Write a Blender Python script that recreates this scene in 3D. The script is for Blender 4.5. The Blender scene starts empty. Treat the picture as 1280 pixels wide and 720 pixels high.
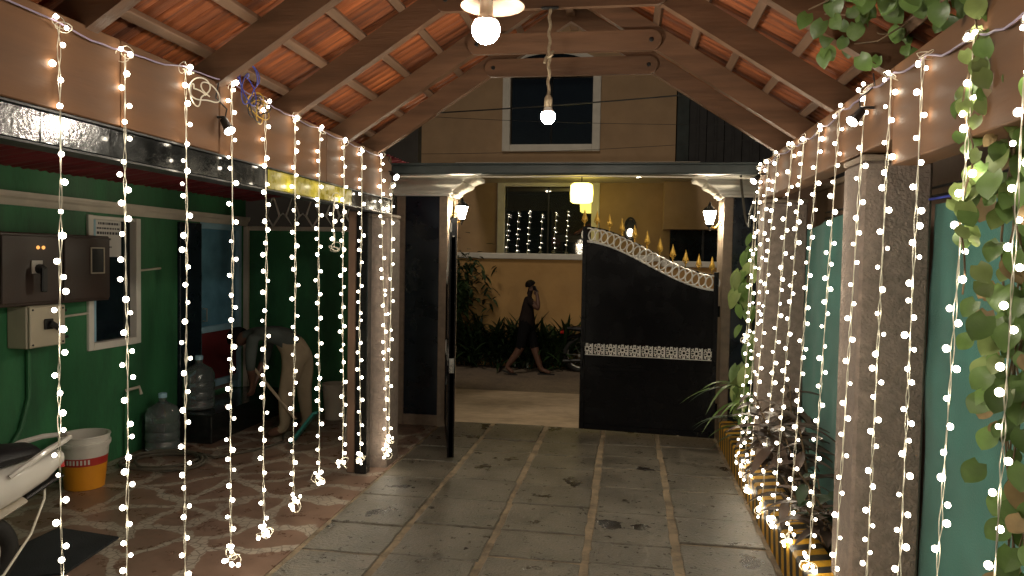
import bpy, bmesh, math, random
from mathutils import Vector, Matrix, noise
random.seed(7)
R = math.radians
S = bpy.context.scene
COL = S.collection
# ------------------------------------------------------------ camera
cam = bpy.data.objects.new('camera', bpy.data.cameras.new('camera'))
COL.objects.link(cam); S.camera = cam
cam.data.sensor_width = 36.0
cam.data.lens = 36.0 * 924.0 / 1280.0
cam.data.clip_start = 0.05; cam.data.clip_end = 2000
cam.location = (0, 0, 1.65)
cam.rotation_euler = (Matrix.Rotation(R(8.874), 4, 'Z') @ Matrix.Rotation(R(90 - 2.264), 4, 'X') @ Matrix.Rotation(R(1.0), 4, 'Z')).to_euler()
# ------------------------------------------------------------ night sky, weak sun lamp added to stand in for city glow
W = bpy.data.worlds.new('World'); S.world = W; W.use_nodes = True
wn = W.node_tree.nodes; wl = W.node_tree.links
bg = wn['Background']
sky = wn.new('ShaderNodeTexSky'); sky.sky_type = 'NISHITA'; sky.sun_disc = False
sky.sun_elevation = R(-4.0); sky.sun_rotation = R(200)
wl.new(sky.outputs[0], bg.inputs[0]); bg.inputs[1].default_value = 0.05
city_glow = bpy.data.lights.new('sun', 'SUN'); city_glow.energy = 0.27; city_glow.angle = R(12.0); city_glow.color = (1.0, 0.84, 0.66)
mo = bpy.data.objects.new('sun', city_glow); COL.objects.link(mo); mo.rotation_euler = (R(40), 0, R(-12))
S.view_settings.view_transform = 'Standard'; S.view_settings.look = 'None'
S.view_settings.exposure = 1.05; S.view_settings.gamma = 1.0
S.view_settings.use_curve_mapping = False
S.cycles.use_denoising = True
S.cycles.denoiser = 'OPENIMAGEDENOISE'
S.cycles.sample_clamp_indirect = 4.0
S.cycles.sample_clamp_direct = 0.0
S.cycles.max_bounces = 6; S.cycles.diffuse_bounces = 4; S.cycles.glossy_bounces = 3
S.cycles.transmission_bounces = 4; S.cycles.transparent_max_bounces = 6
S.cycles.use_light_tree = True
S.cycles.caustics_reflective = False; S.cycles.caustics_refractive = False
BULB = 320.0        # pendant bulbs
STRING = 12.0       # fairy-light bulbs
LANTERN = 230.0

# ------------------------------------------------------------ materials
MATS = {}
def mat(name, col, rough=0.6, metal=0.0, var=0.25, scale=6.0, bump=0.15, bscale=60.0, rnd=0.0, spec=0.5, trans=0.0, alpha=1.0, dirt=0.0, dirtcol=(0.03, 0.025, 0.02), rvar=0.1, sheen=0.0, dscale=2.3, st=None, shift=False):
    m = bpy.data.materials.new(name); m.use_nodes = True
    nt = m.node_tree; n = nt.nodes; l = nt.links
    b = n['Principled BSDF']
    b.inputs['Metallic'].default_value = metal
    b.inputs['Specular IOR Level'].default_value = spec
    b.inputs['Transmission Weight'].default_value = trans
    b.inputs['Alpha'].default_value = alpha
    if sheen: b.inputs['Sheen Weight'].default_value = sheen
    tc = n.new('ShaderNodeTexCoord'); co = tc.outputs['Object']
    if shift:
        oq = n.new('ShaderNodeObjectInfo'); av = n.new('ShaderNodeVectorMath'); av.operation = 'MULTIPLY_ADD'
        l.new(oq.outputs['Random'], av.inputs[0]); av.inputs[1].default_value = (37, 53, 71); l.new(co, av.inputs[2]); co = av.outputs[0]
    if st:
        sv = n.new('ShaderNodeVectorMath'); sv.operation = 'MULTIPLY'; sv.inputs[1].default_value = st; l.new(co, sv.inputs[0]); co = sv.outputs[0]
    nz = n.new('ShaderNodeTexNoise'); nz.inputs['Scale'].default_value = scale; nz.inputs['Detail'].default_value = 6
    l.new(co, nz.inputs['Vector'])
    mp = n.new('ShaderNodeMapRange'); mp.inputs[1].default_value = 0.3; mp.inputs[2].default_value = 0.7
    mp.inputs[3].default_value = 1 - var; mp.inputs[4].default_value = 1 + var
    l.new(nz.outputs[0], mp.inputs[0])
    val = mp.outputs[0]
    if rnd:
        oi = n.new('ShaderNodeObjectInfo'); r2 = n.new('ShaderNodeMapRange')
        r2.inputs[3].default_value = 1 - rnd; r2.inputs[4].default_value = 1 + rnd
        l.new(oi.outputs['Random'], r2.inputs[0])
        mu = n.new('ShaderNodeMath'); mu.operation = 'MULTIPLY'
        l.new(val, mu.inputs[0]); l.new(r2.outputs[0], mu.inputs[1]); val = mu.outputs[0]
    vm = n.new('ShaderNodeVectorMath'); vm.operation = 'SCALE'; vm.inputs[0].default_value = col[:3]
    l.new(val, vm.inputs['Scale'])
    out = vm.outputs[0]
    if dirt:
        dz = n.new('ShaderNodeTexNoise'); dz.inputs['Scale'].default_value = dscale; dz.inputs['Detail'].default_value = 9; dz.inputs['Roughness'].default_value = 0.7
        l.new(co, dz.inputs['Vector'])
        dm = n.new('ShaderNodeMapRange'); dm.inputs[1].default_value = 0.46; dm.inputs[2].default_value = 0.66; dm.inputs[4].default_value = dirt
        l.new(dz.outputs[0], dm.inputs[0])
        mx = n.new('ShaderNodeMix'); mx.data_type = 'RGBA'
        l.new(dm.outputs[0], mx.inputs[0]); l.new(out, mx.inputs[6]); mx.inputs[7].default_value = (*dirtcol, 1)
        out = mx.outputs[2]
    l.new(out, b.inputs['Base Color'])
    rr = n.new('ShaderNodeMapRange'); rr.inputs[1].default_value = 0.3; rr.inputs[2].default_value = 0.7
    rr.inputs[3].default_value = max(0.02, rough - rvar); rr.inputs[4].default_value = min(1, rough + rvar)
    l.new(nz.outputs[0], rr.inputs[0]); l.new(rr.outputs[0], b.inputs['Roughness'])
    if bump:
        bz = n.new('ShaderNodeTexNoise'); bz.inputs['Scale'].default_value = bscale; bz.inputs['Detail'].default_value = 4
        l.new(co, bz.inputs['Vector'])
        bp = n.new('ShaderNodeBump'); bp.inputs['Strength'].default_value = bump; bp.inputs['Distance'].default_value = 0.01
        l.new(bz.outputs[0], bp.inputs['Height']); l.new(bp.outputs[0], b.inputs['Normal'])
    MATS[name] = m
    return m
def emis(name, col, k):
    m = bpy.data.materials.new(name); m.use_nodes = True
    b = m.node_tree.nodes['Principled BSDF']
    b.inputs['Base Color'].default_value = (*col, 1)
    b.inputs['Emission Color'].default_value = (*col, 1); b.inputs['Emission Strength'].default_value = k
    MATS[name] = m; return m

mat('fascia', (0.16, 0.077, 0.036), 0.62, st=(3, 0.4, 3), shift=True, var=0.22, scale=3, spec=0.2, bump=0.08, bscale=35, dirt=0.3, dirtcol=(0.085, 0.047, 0.027))
mat('rafter', (0.145, 0.074, 0.040), 0.6, spec=0.3, st=(0.35, 3, 3), shift=True, var=0.3, scale=5, bump=0.25, bscale=22, rnd=0.08, dirt=0.2)
mat('purlin', (0.19, 0.11, 0.066), 0.6, st=(3, 0.3, 3), shift=True, var=0.22, scale=9, bump=0.12, rnd=0.15)
mat('tile', (0.33, 0.092, 0.026), 0.75, var=0.45, scale=3.0, bump=0.5, bscale=14, rnd=0.3, dirt=0.8, dirtcol=(0.085, 0.032, 0.02), dscale=1.4, st=(0.8, 12, 3), shift=True)
mat('black_gloss', (0.012, 0.013, 0.013), 0.16, var=0.3, scale=8, bump=0.10, bscale=45, rvar=0.08)
mat('yellow_reflection', (0.42, 0.36, 0.02), 0.3, var=0.25, scale=20, bump=0.2, bscale=60, dirt=0.5, dirtcol=(0.08, 0.07, 0.01))
mat('stucco', (0.235, 0.185, 0.155), 0.85, var=0.22, scale=25, bump=1.0, bscale=75, dirt=0.3, dirtcol=(0.16, 0.12, 0.095))
mat('green_wall', (0.035, 0.175, 0.070), 0.6, var=0.28, scale=2.2, bump=0.25, bscale=40, dirt=0.7, dirtcol=(0.022, 0.080, 0.04), st=(1.4, 1.4, 0.45))
mat('cream_paint', (0.62, 0.56, 0.47), 0.5, var=0.08, bump=0.05, dirt=0.2, dirtcol=(0.35, 0.30, 0.24))
mat('white_paint', (0.78, 0.75, 0.68), 0.5, var=0.06, bump=0.05, dirt=0.15, dirtcol=(0.5, 0.46, 0.38))
mat('white_plastic', (0.72, 0.69, 0.63), 0.35, var=0.05, bump=0.0, dirt=0.12, dirtcol=(0.45, 0.40, 0.33))
mat('orange_label', (0.80, 0.32, 0.02), 0.4, var=0.06, bump=0.0)
mat('red_label', (0.48, 0.035, 0.03), 0.4, var=0.1, bump=0.0)
mat('maroon', (0.16, 0.02, 0.026), 0.5, var=0.2, bump=0.05)
mat('maroon_sheet', (0.24, 0.035, 0.045), 0.5, var=0.25, bump=0.05)
mat('teal_cloth', (0.036, 0.165, 0.138), 0.85, var=0.16, scale=4, bump=0.25, bscale=160, sheen=0.2, dirt=0.2, dirtcol=(0.025, 0.12, 0.10))
mat('dark_panel', (0.006, 0.012, 0.022), 0.3, var=0.3, bump=0.03)
mat('stone_trim', (0.25, 0.19, 0.14), 0.75, var=0.2, scale=15, bump=0.5, bscale=60)
mat('gutter_metal', (0.040, 0.052, 0.052), 0.45, var=0.2, bump=0.05, dirt=0.3)
mat('gate_black', (0.005, 0.005, 0.006), 0.2, var=0.1, bump=0.04, bscale=10, rvar=0.04, spec=0.2)
mat('silver_paint', (0.74, 0.71, 0.66), 0.45, metal=0.1, var=0.12, bump=0.05)
mat('gold_paint', (0.55, 0.33, 0.06), 0.35, metal=0.7, var=0.15, bump=0.0)
mat('dark_metal', (0.02, 0.02, 0.02), 0.4, metal=0.3, var=0.2, bump=0.03)
mat('steel', (0.5, 0.5, 0.48), 0.35, metal=0.8, var=0.1, bump=0.0)
mat('brown_metal', (0.045, 0.026, 0.02), 0.5, var=0.2, bump=0.05, dirt=0.2)
mat('brown_post', (0.20, 0.12, 0.08), 0.6, var=0.2)
mat('beige_plastic', (0.55, 0.49, 0.37), 0.4, var=0.06, bump=0.0, dirt=0.15, dirtcol=(0.3, 0.26, 0.2))
mat('black_plastic', (0.012, 0.012, 0.013), 0.4, var=0.2, bump=0.03)
mat('black_rubber', (0.018, 0.017, 0.016), 0.75, var=0.25, bump=0.15)
mat('seat_vinyl', (0.016, 0.016, 0.018), 0.5, var=0.2, bump=0.2, bscale=120)
mat('pane_mirror', (0.008, 0.014, 0.02), 0.02, var=0.2, bump=0.0, rvar=0.005, spec=1.0)
MATS['pane_mirror'].node_tree.nodes['Principled BSDF'].inputs['IOR'].default_value = 2.0
mat('pane_dark', (0.008, 0.014, 0.02), 0.05, var=0.2, bump=0.0, rvar=0.02)
mat('pane_blue', (0.13, 0.30, 0.42), 0.12, var=0.2, bump=0.0, rvar=0.04)
mat('blue_frame', (0.33, 0.56, 0.70), 0.4, var=0.1, bump=0.0)
mat('paper', (0.72, 0.70, 0.66), 0.8, var=0.04, bump=0.0)
mat('ink', (0.06, 0.06, 0.07), 0.8, var=0.1, bump=0.0)
mat('wire_white', (0.82, 0.77, 0.64), 0.5, var=0.05, bump=0.0)
mat('cable_purple', (0.30, 0.24, 0.36), 0.5, var=0.2, bump=0.0)
mat('cable_black', (0.02, 0.02, 0.022), 0.5, var=0.1, bump=0.0)
mat('cable_blue', (0.04, 0.06, 0.35), 0.5, var=0.1, bump=0.0)
mat('cable_yellow', (0.65, 0.40, 0.05), 0.5, var=0.1, bump=0.0)
mat('rope', (0.42, 0.33, 0.22), 0.9, var=0.25, scale=60, bump=0.8, bscale=120)
mat('shade_metal', (0.10, 0.065, 0.045), 0.45, metal=0.4, var=0.2, bump=0.0)
mat('enamel', (0.70, 0.66, 0.58), 0.3, var=0.05, bump=0.0)
mat('ochre_wall', (0.44, 0.30, 0.18), 0.85, var=0.10, scale=2, bump=0.15, bscale=40, dirt=0.2, dirtcol=(0.30, 0.18, 0.08))
mat('orange_wall', (0.52, 0.315, 0.125), 0.85, var=0.08, scale=2, bump=0.1, bscale=40, dirt=0.25, dirtcol=(0.35, 0.18, 0.05))
mat('brown_wall', (0.26, 0.17, 0.12), 0.85, var=0.12, scale=2, bump=0.15, bscale=40, dirt=0.25)
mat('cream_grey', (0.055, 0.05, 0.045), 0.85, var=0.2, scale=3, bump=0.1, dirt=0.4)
mat('dark_sheet', (0.03, 0.03, 0.032), 0.6, var=0.3, bump=0.05)
mat('asphalt', (0.21, 0.16, 0.115), 0.9, var=0.25, scale=30, bump=0.6, bscale=120, dirt=0.4, dirtcol=(0.06, 0.05, 0.04))
mat('ramp_concrete', (0.48, 0.37, 0.26), 0.85, var=0.15, scale=8, bump=0.3, bscale=80, dirt=0.45, dirtcol=(0.2, 0.145, 0.1))
mat('earth', (0.06, 0.045, 0.03), 0.95, var=0.3, scale=12, bump=0.8, bscale=30)
mat('mortar', (0.26, 0.20, 0.13), 0.9, var=0.35, scale=9, dscale=5.5, bump=0.5, bscale=60, dirt=0.9, dirtcol=(0.075, 0.055, 0.035))
mat('leaf', (0.12, 0.205, 0.05), 0.42, var=0.25, scale=12, bump=0.1, rnd=0.35)
mat('leaf_pale', (0.22, 0.29, 0.09), 0.42, var=0.2, scale=12, bump=0.1, rnd=0.3)
mat('leaf_dry', (0.26, 0.18, 0.08), 0.7, var=0.3, scale=12, bump=0.1, rnd=0.3)
mat('leaf_croton', (0.10, 0.068, 0.052), 0.4, var=0.4, scale=10, bump=0.1, rnd=0.4)
mat('leaf_deep', (0.018, 0.04, 0.012), 0.5, var=0.3, scale=12, bump=0.1, rnd=0.3)
mat('stem', (0.17, 0.115, 0.065), 0.85, var=0.3, scale=20, bump=0.4)
mat('skin', (0.13, 0.065, 0.045), 0.5, var=0.08, bump=0.05)
mat('hair', (0.010, 0.008, 0.007), 0.55, spec=0.1, var=0.3, bump=0.5, bscale=200)
mat('shirt_grey', (0.085, 0.10, 0.095), 0.9, spec=0.1, var=0.15, bump=0.3, bscale=30)
mat('shirt_dark', (0.022, 0.016, 0.015), 0.9, spec=0.1, var=0.15, bump=0.3, bscale=30)
mat('shorts_black', (0.007, 0.007, 0.008), 0.9, spec=0.1, var=0.15, bump=0.3, bscale=30)
mat('trousers_beige', (0.34, 0.275, 0.19), 0.9, spec=0.1, var=0.15, bump=0.3, bscale=30)
mat('scooter_white', (0.70, 0.67, 0.62), 0.2, var=0.03, bump=0.0, rvar=0.05)
mat('tail_red', (0.45, 0.02, 0.015), 0.25, var=0.05, bump=0.0)
mat('bottle_plastic', (0.55, 0.66, 0.66), 0.12, var=0.05, bump=0.0, trans=0.85)
mat('mat_dark', (0.018, 0.022, 0.026), 0.95, var=0.3, bump=0.5, bscale=150)
mat('teal_plastic', (0.05, 0.33, 0.30), 0.4, var=0.08, bump=0.0)
mat('wood_stick', (0.45, 0.36, 0.25), 0.6, var=0.1, bump=0.1)
mat('hose', (0.10, 0.09, 0.07), 0.5, var=0.2, bump=0.05)
emis('string_bulb', (1.0, 0.89, 0.70), STRING)
emis('pendant_bulb', (1.0, 0.90, 0.74), BULB)
emis('lantern_glass', (1.0, 0.86, 0.62), LANTERN)
emis('spot_face', (1.0, 0.93, 0.78), 14.0)
emis('yellow_lamp', (1.0, 0.82, 0.16), 3.2)
emis('downlight_face', (1.0, 0.86, 0.6), 25.0)
emis('bulkhead_glass', (1.0, 0.90, 0.72), 2.2)
emis('pilot', (1.0, 0.45, 0.12), 0.6)

def slab_mat():
    m = bpy.data.materials.new('slab'); m.use_nodes = True; nt = m.node_tree; n = nt.nodes; l = nt.links
    b = n['Principled BSDF']
    g = n.new('ShaderNodeNewGeometry'); pos = g.outputs['Position']
    oi = n.new('ShaderNodeObjectInfo')
    def noi(sc, det=8, ro=0.6):
        z = n.new('ShaderNodeTexNoise'); z.inputs['Scale'].default_value = sc; z.inputs['Detail'].default_value = det; z.inputs['Roughness'].default_value = ro
        l.new(pos, z.inputs['Vector']); return z.outputs[0]
    def rng(i, a, bb, c, d):
        r = n.new('ShaderNodeMapRange'); r.inputs[1].default_value = a; r.inputs[2].default_value = bb; r.inputs[3].default_value = c; r.inputs[4].default_value = d
        l.new(i, r.inputs[0]); return r.outputs[0]
    def mix(f, a, bb):
        x = n.new('ShaderNodeMix'); x.data_type = 'RGBA'
        if hasattr(f, 'links'): l.new(f, x.inputs[0])
        else: x.inputs[0].default_value = f
        for i, v in ((6, a), (7, bb)):
            if hasattr(v, 'links'): l.new(v, x.inputs[i])
            else: x.inputs[i].default_value = (*v, 1)
        return x.outputs[2]
    n1 = noi(3.2); n2 = noi(17, 10, 0.7); n3 = noi(1.35, 3, 0.5); n4 = noi(60, 6)
    am = n.new('ShaderNodeMath'); am.operation = 'ADD'; l.new(n1, am.inputs[0]); l.new(n2, am.inputs[1])
    c = mix(rng(am.outputs[0], 0.76, 1.24, 0, 1), (0.038, 0.034, 0.026), (0.225, 0.20, 0.16))
    c = mix(rng(noi(42, 6, 0.7), 0.5, 0.75, 0, 0.6), c, (0.05, 0.042, 0.03))
    c = mix(rng(noi(7.5, 7, 0.65), 0.5, 0.72, 0, 0.5), c, (0.165, 0.138, 0.098))
    c = mix(rng(oi.outputs['Random'], 0, 1, 0, 0.5), c, (0.095, 0.084, 0.063))
    # wet blots
    st = n.new('ShaderNodeMath'); st.operation = 'MULTIPLY'
    l.new(rng(noi(3.4, 4, 0.55), 0.60, 0.63, 0, 1), st.inputs[0]); l.new(rng(n3, 0.45, 0.6, 0, 1), st.inputs[1])
    wet = st.outputs[0]
    c = mix(wet, c, (0.015, 0.012, 0.01))
    l.new(c, b.inputs['Base Color'])
    ro = n.new('ShaderNodeMath'); ro.operation = 'SUBTRACT'; ro.use_clamp = True
    l.new(rng(n2, 0.3, 0.7, 0.20, 0.52), ro.inputs[0]); l.new(rng(wet, 0, 1, 0, 0.2), ro.inputs[1])
    l.new(ro.outputs[0], b.inputs['Roughness'])
    bp = n.new('ShaderNodeBump'); bp.inputs['Strength'].default_value = 0.6; bp.inputs['Distance'].default_value = 0.016
    ad = n.new('ShaderNodeMath'); ad.operation = 'ADD'; l.new(n1, ad.inputs[0]); l.new(n4, ad.inputs[1])
    l.new(ad.outputs[0], bp.inputs['Height']); l.new(bp.outputs[0], b.inputs['Normal'])
    MATS['slab'] = m
slab_mat()
def porch_mat():
    m = bpy.data.materials.new('printed_tile'); m.use_nodes = True; nt = m.node_tree; n = nt.nodes; l = nt.links
    b = n['Principled BSDF']
    g = n.new('ShaderNodeNewGeometry'); pos = g.outputs['Position']
    nz = n.new('ShaderNodeTexNoise'); nz.inputs['Scale'].default_value = 2.5; l.new(pos, nz.inputs['Vector'])
    sc = n.new('ShaderNodeVectorMath'); sc.operation = 'SCALE'; sc.inputs['Scale'].default_value = 0.35; l.new(nz.outputs['Color'], sc.inputs[0])
    ad = n.new('ShaderNodeVectorMath'); ad.operation = 'ADD'; l.new(pos, ad.inputs[0]); l.new(sc.outputs[0], ad.inputs[1])
    def vor(scale, feat, vec):
        v = n.new('ShaderNodeTexVoronoi'); v.feature = feat; v.inputs['Scale'].default_value = scale; v.voronoi_dimensions = '2D'
        l.new(vec, v.inputs['Vector']); return v
    big = vor(2.5, 'DISTANCE_TO_EDGE', ad.outputs[0])
    cell = vor(2.5, 'F1', ad.outputs[0])
    peb = vor(19, 'DISTANCE_TO_EDGE', pos)
    def rng(i, a, bb, c, d):
        r = n.new('ShaderNodeMapRange'); r.inputs[1].default_value = a; r.inputs[2].default_value = bb; r.inputs[3].default_value = c; r.inputs[4].default_value = d
        l.new(i, r.inputs[0]); return r.outputs[0]
    def mix(f, a, bb):
        x = n.new('ShaderNodeMix'); x.data_type = 'RGBA'; l.new(f, x.inputs[0])
        for i, v in ((6, a), (7, bb)):
            if hasattr(v, 'links'): l.new(v, x.inputs[i])
            else: x.inputs[i].default_value = (*v, 1)
        return x.outputs[2]
    n2 = n.new('ShaderNodeTexNoise'); n2.inputs['Scale'].default_value = 7; n2.inputs['Detail'].default_value = 9; n2.inputs['Roughness'].default_value = 0.7; l.new(pos, n2.inputs['Vector'])
    stone = mix(rng(n2.outputs[0], 0.3, 0.7, 0, 1), (0.175, 0.105, 0.077), (0.30, 0.20, 0.15))
    pebc = mix(rng(peb.outputs['Distance'], 0.02, 0.10, 0, 1), (0.19, 0.155, 0.125), (0.46, 0.40, 0.33))
    w = rng(n2.outputs[0], 0.3, 0.7, 0.03, 0.15)
    lt = n.new('ShaderNodeMath'); lt.operation = 'LESS_THAN'; l.new(big.outputs['Distance'], lt.inputs[0]); l.new(w, lt.inputs[1])
    c = mix(lt.outputs[0], stone, pebc)
    # dust
    n3 = n.new('ShaderNodeTexNoise'); n3.inputs['Scale'].default_value = 1.2; n3.inputs['Detail'].default_value = 8; l.new(pos, n3.inputs['Vector'])
    c = mix(rng(n3.outputs[0], 0.42, 0.7, 0, 0.55), c, (0.13, 0.09, 0.068))
    l.new(c, b.inputs['Base Color'])
    l.new(rng(n2.outputs[0], 0.3, 0.7, 0.22, 0.42), b.inputs['Roughness'])
    bp = n.new('ShaderNodeBump'); bp.inputs['Strength'].default_value = 0.12; bp.inputs['Distance'].default_value = 0.01
    l.new(n2.outputs[0], bp.inputs['Height']); l.new(bp.outputs[0], b.inputs['Normal'])
    MATS['printed_tile'] = m
porch_mat()
def kerb_mat():
    m = bpy.data.materials.new('kerb_paint'); m.use_nodes = True; nt = m.node_tree; n = nt.nodes; l = nt.links
    b = n['Principled BSDF']; b.inputs['Roughness'].default_value = 0.5
    tc = n.new('ShaderNodeTexCoord')
    sp = n.new('ShaderNodeSeparateXYZ'); l.new(tc.outputs['Object'], sp.inputs[0])
    a = n.new('ShaderNodeMath'); a.operation = 'MULTIPLY_ADD'; a.inputs[1].default_value = -0.25; l.new(sp.outputs[2], a.inputs[0]); l.new(sp.outputs[1], a.inputs[2])
    a2 = n.new('ShaderNodeMath'); a2.operation = 'MULTIPLY_ADD'; a2.inputs[1].default_value = -0.35; l.new(sp.outputs[0], a2.inputs[0]); l.new(a.outputs[0], a2.inputs[2])
    d = n.new('ShaderNodeMath'); d.operation = 'DIVIDE'; d.inputs[1].default_value = 0.145; l.new(a2.outputs[0], d.inputs[0])
    f = n.new('ShaderNodeMath'); f.operation = 'FRACT'; l.new(d.outputs[0], f.inputs[0])
    nz = n.new('ShaderNodeTexNoise'); nz.inputs['Scale'].default_value = 30; nz.inputs['Detail'].default_value = 6; l.new(tc.outputs['Object'], nz.inputs['Vector'])
    ad = n.new('ShaderNodeMath'); ad.operation = 'MULTIPLY_ADD'; ad.inputs[1].default_value = 0.12; l.new(nz.outputs[0], ad.inputs[0]); l.new(f.outputs[0], ad.inputs[2])
    g = n.new('ShaderNodeMath'); g.operation = 'GREATER_THAN'; g.inputs[1].default_value = 0.56; l.new(ad.outputs[0], g.inputs[0])
    x = n.new('ShaderNodeMix'); x.data_type = 'RGBA'; l.new(g.outputs[0], x.inputs[0])
    x.inputs[6].default_value = (0.018, 0.017, 0.016, 1); x.inputs[7].default_value = (0.62, 0.33, 0.02, 1)
    x2 = n.new('ShaderNodeMix'); x2.data_type = 'RGBA'
    r = n.new('ShaderNodeMapRange'); r.inputs[1].default_value = 0.5; r.inputs[2].default_value = 0.75; r.inputs[4].default_value = 0.6; l.new(nz.outputs[0], r.inputs[0])
    l.new(r.outputs[0], x2.inputs[0]); l.new(x.outputs[2], x2.inputs[6]); x2.inputs[7].default_value = (0.12, 0.085, 0.05, 1)
    l.new(x2.outputs[2], b.inputs['Base Color'])
    MATS['kerb_paint'] = m
kerb_mat()

# ------------------------------------------------------------ mesh helpers
class MB:
    def __init__(s): s.v = []; s.f = []; s.mi = []; s.cur = 0
    def add(s, vs, fs):
        n = len(s.v); s.v += [tuple(v) for v in vs]
        for f in fs: s.f.append(tuple(i + n for i in f)); s.mi.append(s.cur)
        return s
    def box(s, x0, x1, y0, y1, z0, z1, b=0.0, M=None):
        c = Vector(((x0 + x1) / 2, (y0 + y1) / 2, (z0 + z1) / 2)); h = (abs(x1 - x0) / 2, abs(y1 - y0) / 2, abs(z1 - z0) / 2)
        if b <= 0:
            vs = [Vector((sx * h[0], sy * h[1], sz * h[2])) + c for sx in (-1, 1) for sy in (-1, 1) for sz in (-1, 1)]
            fs = [(0, 1, 3, 2), (4, 6, 7, 5), (0, 4, 5, 1), (2, 3, 7, 6), (0, 2, 6, 4), (1, 5, 7, 3)]
        else:
            b = min(b, min(h) * 0.9); vs = []; ix = {}
            for sx in (-1, 1):
                for sy in (-1, 1):
                    for sz in (-1, 1):
                        sg = (sx, sy, sz)
                        for a in range(3):
                            p = [sg[k] * (h[k] - (0 if k == a else b)) for k in range(3)]
                            ix[(sg, a)] = len(vs); vs.append(Vector(p) + c)
            fs = []
            def order(ids):
                pts = [vs[i] - c for i in ids]; ctr = sum(pts, Vector()) / len(pts); nrm = ctr.normalized()
                u = (pts[0] - ctr).normalized(); w = nrm.cross(u)
                return tuple(i for _, i in sorted((math.atan2((vs[i] - c - ctr).dot(w), (vs[i] - c - ctr).dot(u)), i) for i in ids))
            for a in range(3):
                for sgn in (-1, 1):
                    fs.append(order([i for (sg, ax), i in ix.items() if ax == a and sg[a] == sgn]))
            for a in range(3):
                o = [k for k in range(3) if k != a]
                for s1 in (-1, 1):
                    for s2 in (-1, 1):
                        fs.append(order([i for (sg, ax), i in ix.items() if ax in o and sg[o[0]] == s1 and sg[o[1]] == s2]))
            for sx in (-1, 1):
                for sy in (-1, 1):
                    for sz in (-1, 1): fs.append(order([ix[((sx, sy, sz), a)] for a in range(3)]))
        if M is not None: vs = [M @ v for v in vs]
        return s.add(vs, fs)
    def tube(s, pts, r, n=6, closed=False, caps=True):
        pts = [Vector(p) for p in pts]; m = len(pts)
        rs = r if isinstance(r, (list, tuple)) else [r] * m
        vs = []; up = None
        for i, p in enumerate(pts):
            a = pts[(i - 1) % m] if (closed or i > 0) else pts[i]
            c = pts[(i + 1) % m] if (closed or i < m - 1) else pts[i]
            t = (c - a)
            t = t.normalized() if t.length > 1e-9 else Vector((0, 0, 1))
            if up is None:
                up = Vector((0, 0, 1)) if abs(t.z) < 0.9 else Vector((1, 0, 0))
            x = up - t * up.dot(t)
            if x.length < 1e-4: x = Vector((1, 0, 0)) - t * t.x
            x.normalize(); y = t.cross(x); up = x
            for k in range(n):
                q = 2 * math.pi * k / n
                vs.append(p + (x * math.cos(q) + y * math.sin(q)) * rs[i])
        fs = []
        for i in range(m if closed else m - 1):
            j = (i + 1) % m
            for k in range(n): fs.append((i * n + k, i * n + (k + 1) % n, j * n + (k + 1) % n, j * n + k))
        if caps and not closed: fs += [tuple(range(n))[::-1], tuple((m - 1) * n + k for k in range(n))]
        return s.add(vs, fs)
    def lathe(s, prof, n=16, M=None, caps=True):
        vs = []
        for r, z in prof:
            for k in range(n):
                q = 2 * math.pi * k / n; vs.append(Vector((r * math.cos(q), r * math.sin(q), z)))
        fs = []
        for i in range(len(prof) - 1):
            for k in range(n): fs.append((i * n + k, i * n + (k + 1) % n, (i + 1) * n + (k + 1) % n, (i + 1) * n + k))
        if caps:
            fs.append(tuple(range(n))[::-1]); fs.append(tuple((len(prof) - 1) * n + k for k in range(n)))
        if M is not None: vs = [M @ v for v in vs]
        return s.add(vs, fs)
    def prism(s, poly, d, M=None):   # poly in xy, extruded 0..d in z
        n = len(poly); vs = [Vector((x, y, 0)) for x, y in poly] + [Vector((x, y, d)) for x, y in poly]
        if M is not None: vs = [M @ v for v in vs]
        return s.add(vs, [tuple(range(n))[::-1], tuple(range(n, 2 * n))] + [(i, (i + 1) % n, n + (i + 1) % n, n + i) for i in range(n)])
    def loft(s, rings, caps=True, closed=True):
        n = len(rings[0]); vs = [p for r in rings for p in r]; fs = []
        for i in range(len(rings) - 1):
            for k in range(n if closed else n - 1): fs.append((i * n + k, i * n + (k + 1) % n, (i + 1) * n + (k + 1) % n, (i + 1) * n + k))
        if caps: fs += [tuple(range(n))[::-1], tuple((len(rings) - 1) * n + k for k in range(n))]
        return s.add(vs, fs)
    def mesh(s, name, mats, smooth=False):
        me = bpy.data.meshes.new(name); me.from_pydata(s.v, [], s.f)
        for m in (mats if isinstance(mats, (list, tuple)) else [mats]): me.materials.append(MATS[m])
        if any(s.mi): me.polygons.foreach_set('material_index', s.mi)
        bm = bmesh.new(); bm.from_mesh(me); bmesh.ops.recalc_face_normals(bm, faces=bm.faces); bm.to_mesh(me); bm.free()
        if smooth:
            me.polygons.foreach_set('use_smooth', [True] * len(me.polygons))
            me.set_sharp_from_angle(angle=R(40))
        me.update(); return me
    def build(s, name, mats, parent=None, smooth=False, local=False):
        return link(name, s.mesh(name, mats, smooth), parent, local)
def link(name, me, parent=None, local=False):
    o = bpy.data.objects.new(name, me); COL.objects.link(o)
    if parent is not None:
        o.parent = parent
        if not local:
            loc = Vector(parent.location); q = parent
            while q.parent is not None:
                q = q.parent; loc += Vector(q.location)
            o.matrix_parent_inverse = Matrix.Translation(-loc) if parent.type == 'EMPTY' else Matrix.Identity(4)
    return o
def tag(o, label=None, cat=None, group=None, kind=None):
    if label: o['label'] = label
    if cat: o['category'] = cat
    if group: o['group'] = group
    if kind: o['kind'] = kind
    return o
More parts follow.
